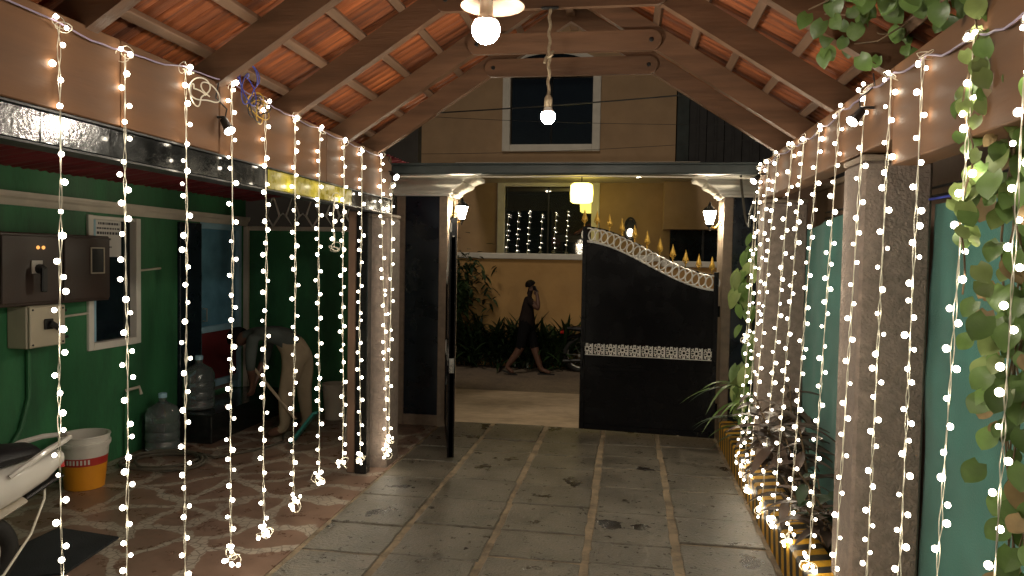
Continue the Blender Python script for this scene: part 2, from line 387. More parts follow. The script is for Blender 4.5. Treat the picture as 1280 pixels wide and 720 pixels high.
def thing(name, loc, label, cat, group=None, rz=0.0):
    o = bpy.data.objects.new(name, None); COL.objects.link(o); o.location = loc; o.rotation_euler = (0, 0, rz)
    o.empty_display_size = 0.1
    return tag(o, label, cat, group)
def B(*a, b=0.0): return MB().box(*a, b=b)
def copy_tree(o, parent=None):
    c = o.copy(); COL.objects.link(c); c.parent = parent
    for ch in list(o.children): copy_tree(ch, c)
    return c
def sphere(mb, c, r, n=12, m=8, sc=(1, 1, 1)):
    prof = [(max(1e-4, math.sin(math.pi * i / m)) * r, -math.cos(math.pi * i / m) * r) for i in range(m + 1)]
    mb.lathe(prof, n, Matrix.Translation(c) @ Matrix.Diagonal((*sc, 1)), caps=False); return mb
def ry(a): return Matrix.Rotation(a, 4, 'Y')
def rx(a): return Matrix.Rotation(a, 4, 'X')
def rz(a): return Matrix.Rotation(a, 4, 'Z')
T = Matrix.Translation

# ============================================================ SETTING
g = B(-150, 150, -120, 200, -0.9, -0.50).build('ground', 'earth'); tag(g, 'bare dark earth stretching round the houses', kind='structure')
g = B(-60, 60, 10.9, 13.55, -0.5, -0.35).build('street', 'asphalt'); tag(g, 'worn dusty asphalt street passing in front of the gate', kind='structure')
mb = MB(); ny = 10
rows = []
for i in range(ny + 1):
    t = i / ny; y = 7.26 + t * 3.7; z = -0.022 - 0.324 * t; rows.append([Vector((x, y, z)) for x in (-14, -7, -2.6, -1, 0.5, 1.9, 7, 14)])
mb.loft(rows, caps=False, closed=False); rows2 = [[v + Vector((0, 0, -0.3)) for v in r] for r in rows]; mb.loft([[r[0] for r in rows], [r[0] for r in rows2]], caps=False, closed=False)
ramp = mb.build('ramp', 'ramp_concrete', smooth=True); tag(ramp, 'pale sandy concrete ramp from the gate down to the street', kind='structure')
XL, XR = -1.81, 0.85
drv = B(-2.28, XR + 0.01, -1.6, 7.26, -0.3, -0.008).build('driveway', 'mortar'); tag(drv, 'driveway of grey stone slabs bedded in brown mortar', kind='structure')
xs = [XL, -1.30, -0.755, -0.195, 0.31, XR]
def slab_geo(mb, x0, x1, y0, y1):
    ed = []; n = 6; j = lambda: random.gauss(0, 0.0032)
    for k in range(n): ed.append((x0 + (x1 - x0) * k / n, y0 + j()))
    for k in range(n): ed.append((x1 + j(), y0 + (y1 - y0) * k / n))
    for k in range(n): ed.append((x1 - (x1 - x0) * k / n, y1 + j()))
    for k in range(n): ed.append((x0 + j(), y1 - (y1 - y0) * k / n))
    def ins(d, z): return [Vector((x - math.copysign(d, x) * min(1, abs(x) / 0.2), y - math.copysign(d, y) * min(1, abs(y) / 0.2), z)) for x, y in ed]
    mb.loft([ins(0, -0.05), ins(0, -0.006), ins(0.005, 0)])
for ci in range(5):
    y = -1.55 + random.uniform(0, 0.2)
    ybase = [3.93, 4.33, 4.82, 5.37, 5.82, 6.22, 6.65, 7.25]
    rowsy = [y]
    while rowsy[-1] < 3.3: rowsy.append(rowsy[-1] + random.uniform(0.46, 0.54))
    if rowsy[-1] > 3.62: rowsy.pop()
    rowsy += [v + (random.uniform(-0.07, 0.07) if v < 7 else 0) for v in ybase]
    for k in range(len(rowsy) - 1):
        x0 = xs[ci] + random.uniform(0.016, 0.030); x1 = xs[ci + 1] - random.uniform(0.016, 0.030)
        y0 = rowsy[k] + random.uniform(0.005, 0.013); y1 = rowsy[k + 1] - random.uniform(0.005, 0.013)
        zt = random.uniform(-0.004, 0.004)
        b = MB(); cx, cy = (x0 + x1) / 2, (y0 + y1) / 2
        slab_geo(b, x0 - cx, x1 - cx, y0 - cy, y1 - cy)
        o = b.build('slab', 'slab'); o.location = (cx, cy, zt); o.rotation_euler = (random.uniform(-.004, .004), random.uniform(-.004, .004), random.uniform(-.008, .008)); o.parent = drv
for k in range(3):      # slabs in the corner beside the open gate leaf
    y0 = 5.98 + k * 0.43; b = MB(); b.box(-0.21, 0.21, -0.20, 0.20, -0.05, 0, b=0.005); o = b.build('slab', 'slab', drv); o.location = (-2.045, y0 + 0.2, -0.002)
pf = B(-4.0, XL - 0.005, -1.6, 7.3, -0.3, -0.002).build('porch_floor', 'printed_tile'); tag(pf, 'porch floor of brown stone-print tiles with pale pebble veins', kind='structure')

# ============================================================ CANOPY
XA, XB = -1.85, 0.98
XC = (XA + XB) / 2
SL = math.atan(0.65); CA, SA = math.cos(SL), math.sin(SL); Z0 = 2.41
SM = (XB - XA) / 2 / CA
can = thing('carport_canopy', (XC, 2.2, 2.0), 'brown timber canopy with orange clay tiles over the driveway', 'canopy')
def SP(side, s, off=0.0):
    if side < 0: return XA + s * CA - off * SA, Z0 + s * SA + off * CA
    return XB - s * CA + off * SA, Z0 + s * SA + off * CA
YA = [5.30, 4.72, 3.90, 3.14, 2.33, 1.5, 0.7, -0.1, -0.9]
# fascia boards of both edge beams
def seg(ys, x0, x1, z0, z1, name, m, bev=0.004):
    for i in range(len(ys) - 1):
        dz = random.uniform(-0.006, 0.006); B(x0, x1, ys[i] + 0.003, ys[i + 1] - 0.003, z0 + dz, z1, b=bev).build(name, m, can)
seg([-1.3, 1.2, 2.48, 3.14, 4.35, 5.62], XA - 0.12, XA, 2.105, 2.425, 'fascia_board', 'fascia')
seg([-1.3, 0.9, 3.02], XB, XB + 0.12, 2.03, 2.405, 'fascia_board', 'fascia')
seg([3.02, 4.5, 5.95], XB, XB + 0.12, 2.135, 2.405, 'fascia_board', 'fascia')
B(XA - 0.125, XA - 0.008, -1.3, 3.62, 1.99, 2.098, b=0.006).build('edge_band', 'black_gloss', can)
B(XA - 0.125, XA - 0.008, 3.625, 4.80, 1.99, 2.098, b=0.006).build('edge_band', 'yellow_reflection', can)['label'] = 'yellow reflection painted on a stretch of the edge band'  # yellow reflection on the black band, put into the base colour
B(XA - 0.125, XA - 0.008, 4.805, 5.62, 1.99, 2.098, b=0.006).build('edge_band', 'black_gloss', can)
for z in (2.099, 1.985):
    MB().box(XA - 0.10, XA + 0.006, -1.3, 5.6, z - 0.003, z + 0.004).build('band_lip', 'dark_metal', can)
RW, RD = 0.06, 0.125
for y in YA:
    for sd in (-1, 1):
        pts = []
        e = SM + (0.0 if sd < 0 else 0.0)
        lo = -0.34
        quad = [SP(sd, lo, 0), SP(sd, e, 0), SP(sd, e, RD), SP(sd, lo, RD)]
        # plumb cut at the ridge
        zt0 = Z0 + SM * SA
        quad[2] = (XC, zt0 + RD / CA); quad[1] = (XC, zt0)
        m = MB(); ya, yb = y - RW / 2, y + RW / 2
        vs = [Vector((x + 0.0005 * sd, ya, z)) for x, z in quad] + [Vector((x + 0.0005 * sd, yb, z)) for x, z in quad]
        m.add(vs, [(0, 1, 2, 3), (7, 6, 5, 4), (0, 4, 5, 1), (1, 5, 6, 2), (2, 6, 7, 3), (3, 7, 4, 0)])
        m.build('rafter', 'rafter', can)
    # collar plate with rounded bolted ends
    hw, zc, hh = 0.545, 3.005, 0.062
    poly = []
    for k in range(9):
        q = -math.pi / 2 + math.pi * k / 8; poly.append((hw + hh * math.cos(q), hh * math.sin(q)))
    for k in range(9):
        q = math.pi / 2 + math.pi * k / 8; poly.append((-hw + hh * math.cos(q), hh * math.sin(q)))
    c = MB().prism(poly, 0.035, T((XC, y - RW / 2 - 0.001, zc)) @ rx(R(90))).build('collar', 'rafter', can)
    for sx in (-1, 1):
        MB().lathe([(0.014, 0), (0.014, 0.008), (0.009, 0.012)], 8, T((XC + sx * hw, y - RW / 2 - 0.036, zc)) @ rx(R(90))).build('bolt', 'dark_metal', c, local=True)
B(XC - 0.03, XC + 0.03, -1.3, 5.6, Z0 + SM * SA + 0.03, Z0 + SM * SA + 0.17, b=0.004).build('ridge_beam', 'rafter', can)
# purlins
PS = [-0.22 + 0.262 * k for k in range(8)]
for sd in (-1, 1):
    for s in PS:
        x, z = SP(sd, s, RD + 0.020)
        m = MB(); m.box(-0.022, 0.022, -1.3, 5.62, -0.019, 0.019, b=0.003, M=T((x, 0, z)) @ ry(SL * (1 if sd > 0 else -1)))
        m.build('purlin', 'purlin', can)
# clay tiles
TW, TL = 0.233, 0.305
def tile_mesh():
    m = MB(); n = 18; rows = []
    for off in (0.0, 0.011):
        for u in (0.0, TL):
            r = []
            for i in range(n + 1):
                w = TW * i / n; q = 2 * math.pi * 3 * i / n
                r.append(Vector((u, w - TW / 2, (0.018 * max(0, math.cos(q)) ** 2.5 - 0.006) + off + (0.004 if u == 0 else 0) * abs(math.cos(q)))))
            rows.append(r)
    k = n + 1
    vs = [p for r in rows for p in r]; fs = []
    for i in range(n):
        fs += [(i, i + 1, k + i + 1, k + i), (2 * k + i, 3 * k + i, 3 * k + i + 1, 2 * k + i + 1), (i, 2 * k + i, 2 * k + i + 1, i + 1), (k + i, k + i + 1, 3 * k + i + 1, 3 * k + i)]
    fs += [(0, k, 3 * k, 2 * k), (n, 2 * k + n, 3 * k + n, k + n)]
    m.add(vs, fs); return m
tm = tile_mesh()
tile_me = tm.mesh('tile', 'tile', smooth=True)
rest = MB()
for sd in (-1, 1):
    for s in PS:
        x, z = SP(sd, s - 0.035, RD + 0.056)
        # local +x runs up-slope, lower end lifted over the tile below
        if sd < 0: Mx = T((x, 0, z)) @ ry(-SL + R(3.4))
        else: Mx = T((x, 0, z)) @ rz(math.pi) @ ry(-SL + R(3.4))
        y = -1.25
        while y < 5.68:
            M = T((0, y, 0)) @ Mx @ T((random.uniform(-.006, .006), 0, random.uniform(-.002, .002))) @ rz(random.uniform(-.012, .012))
            if y > 1.35:
                o = link('tile', tile_me, can); o.matrix_basis = M
            else:
                rest.add([M @ Vector(v) for v in tm.v], tm.f)
            y += TW - 0.004
tag(rest.build('tile_field', 'tile', can, smooth=True), kind='stuff')
# rain gutter across the open end
gm = MB(); gm.box(-2.05, 1.10, 6.02, 6.12, 2.345, 2.425, b=0.01); gm.box(-2.05, 1.10, 6.0, 6.135, 2.42, 2.435, b=0.004)
gm.build('gutter', 'gutter_metal', can)
MB().tube([(-2.0, 5.99, 2.32), (-0.9, 5.99, 2.318), (-0.2, 5.99, 2.325), (0.5, 5.99, 2.315), (1.05, 5.99, 2.305)], 0.006, 6).build('conduit', 'wire_white', can)
for x in (-2.02, 1.06):
    B(x - 0.03, x + 0.03, 5.6, 6.05, 2.36, 2.41).build('gutter_bracket', 'gutter_metal', can)

# ============================================================ PILLARS of the canopy
def pillar(x0, x1, y0, y1, z1, label):
    t = thing('pillar', ((x0 + x1) / 2, (y0 + y1) / 2, 0), label, 'pillar', 'rough canopy pillars')
    m = MB(); m.box(x0, x1, y0, y1, -0.1, z1, b=0.012); m.build('shaft', 'stucco', t)
    m = MB(); m.box(x0 - 0.003, x1 + 0.003, y0 - 0.003, y1 + 0.003, z1 + 0.001, z1 + 0.028, b=0.006); m.build('cap_plate', 'stone_trim', t)
    return t
pillar(-2.13, -1.83, 5.5, 5.8, 1.955, 'rough brown pillar under the beam end beside the black post')
pillar(0.985, 1.265, 3.37, 3.66, 2.095, 'broad rough grey-brown pillar between the two teal cloth screens')
pillar(0.985, 1.285, 5.65, 5.95, 2.095, 'rough pillar by the dark-leaved potted plants and climber')
p = B(-2.085, -2.024, 5.32, 5.38, 0.0, 1.985, b=0.004).build('steel_post', 'brown_post'); tag(p, 'thin brown square post beside the leaning ladder', 'post')
p = B(-2.015, -1.922, 5.30, 5.39, 0.0, 1.985, b=0.006).build('steel_post', 'black_gloss'); tag(p, 'glossy black square post against the rough pillar', 'post')

# ============================================================ HOUSE on the left
WX = -4.0
house = thing('house', (WX, 3.0, 0), 'dark green house wall with white band, window and blue door', 'house')
def wall_cells(mb, u0, u1, z0, z1, holes, make):
    us = sorted({u0, u1, *[h[0] for h in holes], *[h[1] for h in holes]}); zs = sorted({z0, z1, *[h[2] for h in holes], *[h[3] for h in holes]})
    for i in range(len(us) - 1):
        for j in range(len(zs) - 1):
            cu, cz = (us[i] + us[i + 1]) / 2, (zs[j] + zs[j + 1]) / 2
            if any(h[0] < cu < h[1] and h[2] < cz < h[3] for h in holes): continue
            make(mb, us[i], us[i + 1], zs[j], zs[j + 1])
WIN = (4.99, 5.55, 0.92, 1.925); DOOR = (6.46, 7.25, 0.25, 1.95)
wm = MB(); wall_cells(wm, -1.6, 7.3, -0.1, 2.75, [WIN, DOOR], lambda m, a, b, c, d: m.box(WX - 0.15, WX, a, b, c, d)); wm.build('wall', 'green_wall', house)
# white moulded band
for (dx, za, zb) in ((0.035, 1.955, 2.035), (0.055, 2.012, 2.046)):
    pass
m = MB(); prof = [(0, 1.945), (0.018, 1.945), (0.024, 1.965), (0.030, 1.985), (0.045, 2.0), (0.05, 2.02), (0.05, 2.035), (0, 2.035)]
m.prism(prof, 8.9, Matrix(((1, 0, 0, WX + 0.001), (0, 0, 1, -1.6), (0, 1, 0, 0), (0, 0, 0, 1)))).build('band_moulding', 'cream_paint', house)
# window
w = MB(); w.box(WX - 0.055, WX - 0.04, WIN[0] + 0.03, WIN[1] - 0.03, WIN[2] + 0.03, WIN[3] - 0.03); win = w.build('window', 'pane_dark', house)
fr = MB()
for a in ((WIN[0] - 0.02, WIN[0] + 0.035, WIN[2] - 0.02, WIN[3]), (WIN[1] - 0.035, WIN[1] + 0.02, WIN[2] - 0.02, WIN[3])): fr.box(WX - 0.05, WX + 0.022, a[0], a[1], a[2], a[3], b=0.004)
fr.box(WX - 0.048, WX + 0.024, WIN[0] + 0.036, WIN[1] - 0.036, WIN[2] - 0.021, WIN[2] + 0.035, b=0.004); fr.box(WX - 0.048, WX + 0.01, WIN[0] + 0.036, WIN[1] - 0.036, WIN[3] - 0.03, WIN[3] - 0.002, b=0.004)
fr.build('frame', 'white_paint', win, local=True)
B(WX - 0.05, WX - 0.03, WIN[0] + 0.10, WIN[0] + 0.12, WIN[2] + 0.035, WIN[3] - 0.03).build('mullion', 'blue_frame', win, local=True)
B(WX - 0.6, WX - 0.58, WIN[0] - 0.4, WIN[1] + 0.4, 0, 2.7).build('room_backing', 'dark_panel', house)
# door
dr = MB(); dr.box(WX - 0.075, WX - 0.045, DOOR[0] + 0.05, DOOR[1] - 0.05, 0.40, 0.88); door = dr.build('door', 'maroon', house)
df = MB()
df.box(WX - 0.09, WX - 0.015, DOOR[0], DOOR[0] + 0.055, 0.25, 1.95, b=0.004); df.box(WX - 0.09, WX - 0.015, DOOR[1] - 0.055, DOOR[1], 0.25, 1.95, b=0.004)
df.box(WX - 0.088, WX - 0.017, DOOR[0] + 0.056, DOOR[1] - 0.056, 1.89, 1.948, b=0.004); df.box(WX - 0.088, WX - 0.017, DOOR[0] + 0.056, DOOR[1] - 0.056, 0.88, 0.94, b=0.004); df.box(WX - 0.088, WX - 0.017, DOOR[0] + 0.056, DOOR[1] - 0.056, 0.33, 0.40, b=0.004)
df.build('frame', 'blue_frame', door, local=True)
B(WX - 0.07, WX - 0.055, DOOR[0] + 0.05, DOOR[1] - 0.05, 0.94, 1.89).build('pane', 'pane_blue', door, local=True)
MB().tube([(WX - 0.02, 6.54, 1.0), (WX + 0.02, 6.54, 1.0), (WX + 0.02, 6.54, 1.12), (WX - 0.02, 6.54, 1.12)], 0.008, 6).build('handle', 'steel', door, local=True)
B(WX - 0.02, WX + 0.05, 7.255, 7.295, 0.0, 1.94, b=0.004).build('door_jamb', 'cream_paint', house)
B(WX - 0.02, WX + 0.03, 6.10, 6.44, 0.25, 1.93, b=0.004).build('shutter_panel', 'dark_panel', house)
# plinth step
B(WX + 0.001, -3.52, 5.86, 7.29, 0.0, 0.25, b=0.008).build('plinth_step', 'black_gloss', house)
# end wall with lattice
B(-3.99, -2.10, 7.30, 7.42, -0.1, 1.90).build('end_wall', 'green_wall', house)
B(-3.99, -2.10, 7.285, 7.43, 1.901, 1.945, b=0.004).build('end_wall_rail', 'cream_paint', house)
lat = B(-3.95, -2.10, 7.34, 7.37, 2.275, 2.30).build('lattice', 'silver_paint', house)
for k in range(8):
    cx = -3.72 + k * 0.222
    MB().tube([(cx, 7.355, 2.272), (cx + 0.075, 7.355, 2.06), (cx, 7.355, 1.948), (cx - 0.075, 7.355, 2.06)], 0.013, 5, closed=True).build('diamond', 'white_paint', lat, local=True)
    if k < 7: MB().tube([(cx + 0.077, 7.355, 2.06), (cx + 0.111, 7.355, 2.085), (cx + 0.145, 7.355, 2.06)], 0.008, 5).build('link_bar', 'silver_paint', lat, local=True)
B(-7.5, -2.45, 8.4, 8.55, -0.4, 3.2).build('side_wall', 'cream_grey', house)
# corrugated awning sheet
rows = []
for xx, zz in ((WX + 0.002, 2.185), (-1.99, 2.47)):
    r = []
    for i in range(321):
        y = -1.6 + 9.0 * i / 320; t = (y / 0.075) % 1.0
        r.append(Vector((xx, y, zz + 0.022 * (abs(2 * t - 1)) + (0.006 * (y - 4)))))
    rows.append(r)
m = MB(); m.loft(rows, caps=False, closed=False); m.loft([[v + Vector((0, 0, 0.004)) for v in r] for r in rows], caps=False, closed=False)
m.build('awning_sheet', 'maroon_sheet', house)
m = MB()
for ya in (5.84, 7.2): m.box(WX + 0.01, -1.99, ya, ya + 0.05, 2.50, 2.54)
m.build('awning_joist', 'brown_post', house)
# conduits on wall
for n_, pts in (('conduit', [(WX + 0.012, 4.66, 1.178), (WX + 0.012, 4.968, 1.186)]), ('conduit', [(WX + 0.012, 5.572, 1.50), (WX + 0.012, 5.84, 1.515)]), ('conduit', [(WX + 0.02, 4.40, 1.0), (WX + 0.02, 4.40, 0.65), (WX + 0.02, 4.33, 0.45), (WX + 0.02, 4.18, 0.28)])):
    MB().tube(pts, 0.009 if pts[0][1] != 4.40 else 0.017, 6).build(n_, 'cream_paint' if pts[0][1] != 4.40 else 'green_wall', house)
# outdoor tap pipe
MB().tube([(WX + 0.03, 5.36, 0.02), (WX + 0.03, 5.36, 0.52), (WX + 0.05, 5.40, 0.54), (WX + 0.08, 5.46, 0.53)], 0.010, 6).build('water_pipe', 'green_wall', house)
MB().tube([(WX + 0.03, 5.36, 0.535), (WX + 0.11, 5.42, 0.56), (WX + 0.12, 5.43, 0.50)], 0.013, 6).build('tap', 'cream_paint', house)
# meter cabinet
t = thing('meter_cabinet', (WX, 4.5, 1.28), 'dark brown metal meter cabinet with two doors on the green wall', 'cabinet')
B(WX + 0.001, WX + 0.17, 3.98, 5.0, 1.29, 1.765, b=0.008).build('body', 'brown_metal', t)
d1 = B(WX + 0.172, WX + 0.185, 4.02, 4.52, 1.31, 1.745, b=0.005).build('door', 'brown_metal', t)
d2 = B(WX + 0.172, WX + 0.185, 4.535, 4.985, 1.31, 1.745, b=0.005).build('door', 'brown_metal', t)
B(WX + 0.186, WX + 0.190, 4.79, 4.91, 1.50, 1.67, b=0.002).build('window', 'black_plastic', d2, local=True)
m = MB()
for a in ((4.78, 4.788, 1.49, 1.68), (4.912, 4.92, 1.49, 1.68)): m.box(WX + 0.186, WX + 0.193, *a)
for a in ((4.789, 4.911, 1.672, 1.68), (4.789, 4.911, 1.49, 1.498)): m.box(WX + 0.186, WX + 0.193, *a)
m.build('window_frame', 'beige_plastic', d2, local=True)
for yy in (4.30, 4.345): MB().lathe([(0.012, 0), (0.012, 0.006), (0.006, 0.012)], 8, T((WX + 0.186, yy, 1.67)) @ ry(R(90))).build('pilot_lamp', 'pilot', d1, local=True)
B(WX + 0.186, WX + 0.192, 4.245, 4.335, 1.50, 1.585).build('switch_plate', 'white_plastic', d1, local=True)
m = MB(); m.lathe([(0.032, 0), (0.03, 0.03), (0.02, 0.034)], 10, T((WX + 0.192, 4.30, 1.53)) @ ry(R(90))); m.box(WX + 0.222, WX + 0.245, 4.275, 4.32, 1.38, 1.54, b=0.006); m.build('switch_handle', 'black_plastic', d1, local=True)
# isolator switch box
t = thing('switch_box', (WX, 4.4, 1.0), 'beige isolator switch box with black rotary handle under the meter cabinet', 'switch box')
B(WX + 0.001, WX + 0.15, 4.245, 4.56, 1.005, 1.285, b=0.008).build('body', 'beige_plastic', t)
lid = B(WX + 0.152, WX + 0.172, 4.25, 4.555, 1.01, 1.28, b=0.006).build('lid', 'beige_plastic', t)
m = MB(); m.box(WX + 0.173, WX + 0.19, 4.36, 4.43, 1.125, 1.195, b=0.004); m.box(-0.012, 0.012, -0.018, 0.085, -0.018, 0.018, b=0.005, M=T((WX + 0.205, 4.40, 1.16)) @ rx(R(-28))); m.build('rotary_handle', 'black_plastic', lid, local=True)
for yy, zz in ((4.27, 1.26), (4.53, 1.26), (4.27, 1.03), (4.53, 1.03)): MB().lathe([(0.007, 0), (0.007, 0.004)], 8, T((WX + 0.172, yy, zz)) @ ry(R(90))).build('screw', 'black_plastic', lid, local=True)
B(WX + 0.001, WX + 0.07, 4.565, 4.665, 1.10, 1.25, b=0.005).build('junction_box', 'cream_paint', t)
B(WX + 0.12, WX + 0.16, 4.562, 4.585, 1.23, 1.25, b=0.003).build('latch', 'black_plastic', t)
B(WX + 0.12, WX + 0.16, 4.562, 4.60, 1.045, 1.065, b=0.003).build('latch', 'black_plastic', t)
# notice
t = thing('paper_notice', (WX, 5.22, 1.62), 'white paper notice with lines of grey print taped inside the window', 'notice')
B(WX - 0.036, WX - 0.0345, 5.10, 5.40, 1.61, 1.905).build('sheet', 'paper', t)
random.seed(3)
for zz, h, a, b_ in ((1.86, 0.018, 5.14, 5.38), (1.825, 0.013, 5.125, 5.385), (1.785, 0.020, 5.125, 5.38), (1.74, 0.016, 5.14, 5.29), (1.68, 0.012, 5.18, 5.29)):
    y = a; pm = MB()
    while y < b_:
        wd = random.uniform(0.010, 0.028); pm.box(WX - 0.0340, WX - 0.0336, y, min(b_, y + wd), zz, zz + h); y += wd + random.uniform(0.004, 0.010)
    tag(pm.build('print', 'ink', t), kind='stuff')
random.seed(11)

# ============================================================ items on the porch
t = thing('paint_bucket', (-3.74, 4.62, 0), 'white and orange paint bucket with wire handle behind the scooter', 'bucket')
m = MB(); m.lathe([(0.125, 0.0), (0.142, 0.17)], 28, T((-3.74, 4.62, 0)), caps=False); m.lathe([(0.001, 0.002), (0.125, 0.002)], 28, T((-3.74, 4.62, 0)), caps=False); m.build('lower_label', 'orange_label', t, smooth=True)
MB().lathe([(0.1425, 0.17), (0.1475, 0.225)], 28, T((-3.74, 4.62, 0)), caps=False).build('red_band', 'red_label', t, smooth=True)
m = MB(); m.lathe([(0.148, 0.225), (0.155, 0.30), (0.166, 0.302), (0.167, 0.325), (0.158, 0.328), (0.16, 0.362), (0.166, 0.366), (0.164, 0.374), (0.15, 0.372), (0.146, 0.30), (0.12, 0.006), (0.001, 0.006)], 28, T((-3.74, 4.62, 0)), caps=False); m.build('rim', 'white_plastic', t, smooth=True)
hp = [(-3.74 + 0.17 * math.cos(R(20)) * math.cos(q), 4.62 + 0.17 * math.sin(R(20)) * math.cos(q) - 0.12 * math.sin(q) * 0.9, 0.315 - 0.13 * math.sin(q)) for q in [math.pi * k / 14 for k in range(15)]]
MB().tube(hp, 0.0035, 5).build('handle', 'white_plastic', t)
m = MB(); random.seed(5)
for k in range(7): a = R(-95 + k * 9); m.box(-0.006, 0.006, -0.0006, 0.0006, -0.016, 0.016, M=T((-3.74 + 0.1468 * math.cos(a), 4.62 + 0.1468 * math.sin(a), 0.20)) @ rz(a + R(90)))
m.build('print', 'white_plastic', t)
def bottle(x, y, z, label):
    t = thing('water_bottle', (x, y, z), label, 'bottle', 'twenty litre water bottles by the green wall')
    pr = [(0.12, 0.0), (0.135, 0.012), (0.136, 0.07), (0.128, 0.085), (0.136, 0.10), (0.136, 0.15), (0.128, 0.165), (0.136, 0.18), (0.136, 0.23), (0.128, 0.245), (0.136, 0.26), (0.134, 0.31), (0.11, 0.36), (0.05, 0.395), (0.03, 0.41), (0.03, 0.45)]
    MB().lathe(pr, 24, T((x, y, z))).build('body', 'bottle_plastic', t, smooth=True)
    MB().lathe([(0.034, 0.44), (0.035, 0.475), (0.025, 0.48)], 14, T((x, y, z))).build('cap', 'blue_frame', t)
bottle(-3.82, 5.62, 0.0, 'clear ribbed water bottle standing on the tiled floor under the tap')
bottle(-3.80, 6.12, 0.252, 'clear ribbed water bottle standing on the black step')
# hose
pts = []
for k in range(70):
    q = k * 0.29; r = 0.24 + 0.05 * math.sin(k * 0.13); pts.append((-3.55 + r * 1.15 * math.cos(q), 5.25 + r * math.sin(q), 0.014 + 0.008 * (k % 9) / 3))
pts += [(-3.25, 5.45, 0.012), (-3.05, 5.75, 0.012), (-2.95, 6.05, 0.012), (-3.1, 6.35, 0.012), (-3.3, 6.6, 0.012)]
tag(MB().tube(pts, 0.011, 6).build('garden_hose', 'hose', smooth=True), 'dull garden hose coiled on the porch floor below the tap', 'hose')
m = MB(); pl = [(-3.30, 3.86), (-2.86, 3.80), (-2.80, 3.32), (-3.02, 3.20), (-3.3, 3.4)]
m.prism(pl, 0.012, T((0, 0, 0.0))); tag(m.build('floor_mat', 'mat_dark'), 'dark floor mat lying beside the scooter', 'mat')
t = thing('plastic_bucket', (-2.9, 7.08, 0), 'plain off-white plastic bucket standing by the green end wall', 'bucket')
MB().lathe([(0.10, 0), (0.125, 0.33), (0.133, 0.335), (0.133, 0.36), (0.122, 0.362), (0.118, 0.33), (0.095, 0.01), (0.001, 0.01)], 24, T((-2.9, 7.08, 0)), caps=False).build('body', 'cream_paint', t, smooth=True)
MB().tube([(-2.9 + 0.135 * math.cos(q), 7.08 - 0.10 * math.sin(q), 0.345 - 0.09 * math.sin(q)) for q in [math.pi * k / 12 for k in range(13)]], 0.003, 5).build('handle', 'steel', t)
# ladder
t = thing('ladder', (-2.40, 6.2, 0), 'aluminium ladder leaning by the brown post', 'ladder')
def lp(u, v): return Vector((-2.46 + 0.22 * v + 0.02 * u, 6.25 - 0.16 * v + 0.36 * u, 0.0 + 2.02 * v))
for u in (0, 1): MB().tube([lp(u, 0), lp(u, 1)], 0.017, 6).build('rail', 'silver_paint', t)
for k in range(7): MB().tube([lp(0, 0.1 + 0.13 * k), lp(1, 0.1 + 0.13 * k)], 0.011, 6).build('rung', 'silver_paint', t)

# ============================================================ GATE PILLARS and GATE
def gate_pillar(x0, x1, inner, label, side):
    y0, y1 = 7.0, 7.42
    t = thing('gate_pillar', ((x0 + x1) / 2, 7.2, 0), label, 'gate pillar', 'gate pillars with white moulded caps')
    m = MB(); m.box(x0 + 0.06, x1 - 0.06, y0 + 0.025, y1, -0.3, 2.245); m.build('panel', 'dark_panel', t)
    for a in (x0, x1 - 0.085): B(a, a + 0.085, y0, y1 + 0.01, -0.3, 2.246, b=0.006).build('stone_border', 'stone_trim', t)
    B(x0 + 0.086, x1 - 0.086, y0 + 0.005, y0 + 0.04, -0.05, 0.10, b=0.004).build('stone_border', 'stone_trim', t)
    rings = []
    for off, z in ((0.0, 2.247), (0.02, 2.247), (0.02, 2.262), (0.045, 2.275), (0.05, 2.295), (0.09, 2.325), (0.14, 2.35), (0.155, 2.372), (0.155, 2.385), (0.20, 2.41), (0.25, 2.425), (0.25, 2.462), (0.0, 2.466)):
        k = off * 1.0
        rings.append([Vector((x0 - k, y0 - k * 0.55, z)), Vector((x1 + k, y0 - k * 0.55, z)), Vector((x1 + k, y1 + k * 0.55, z)), Vector((x0 - k, y1 + k * 0.55, z))])
    MB().loft(rings).build('cap', 'white_paint', t)
    return t
gate_pillar(-2.25, -1.735, 1, 'gate pillar with dark panel and white cap beside the open leaf', -1)
gate_pillar(0.855, 1.37, -1, 'gate pillar with dark panel and white cap beside the closed leaf', 1)
GW = 1.26
def top_curve(u):      # u 0 at hinge .. 1 at free edge: lower edge of the ring band
    s = u * u * (3 - 2 * u); return 1.385 + 0.435 * s
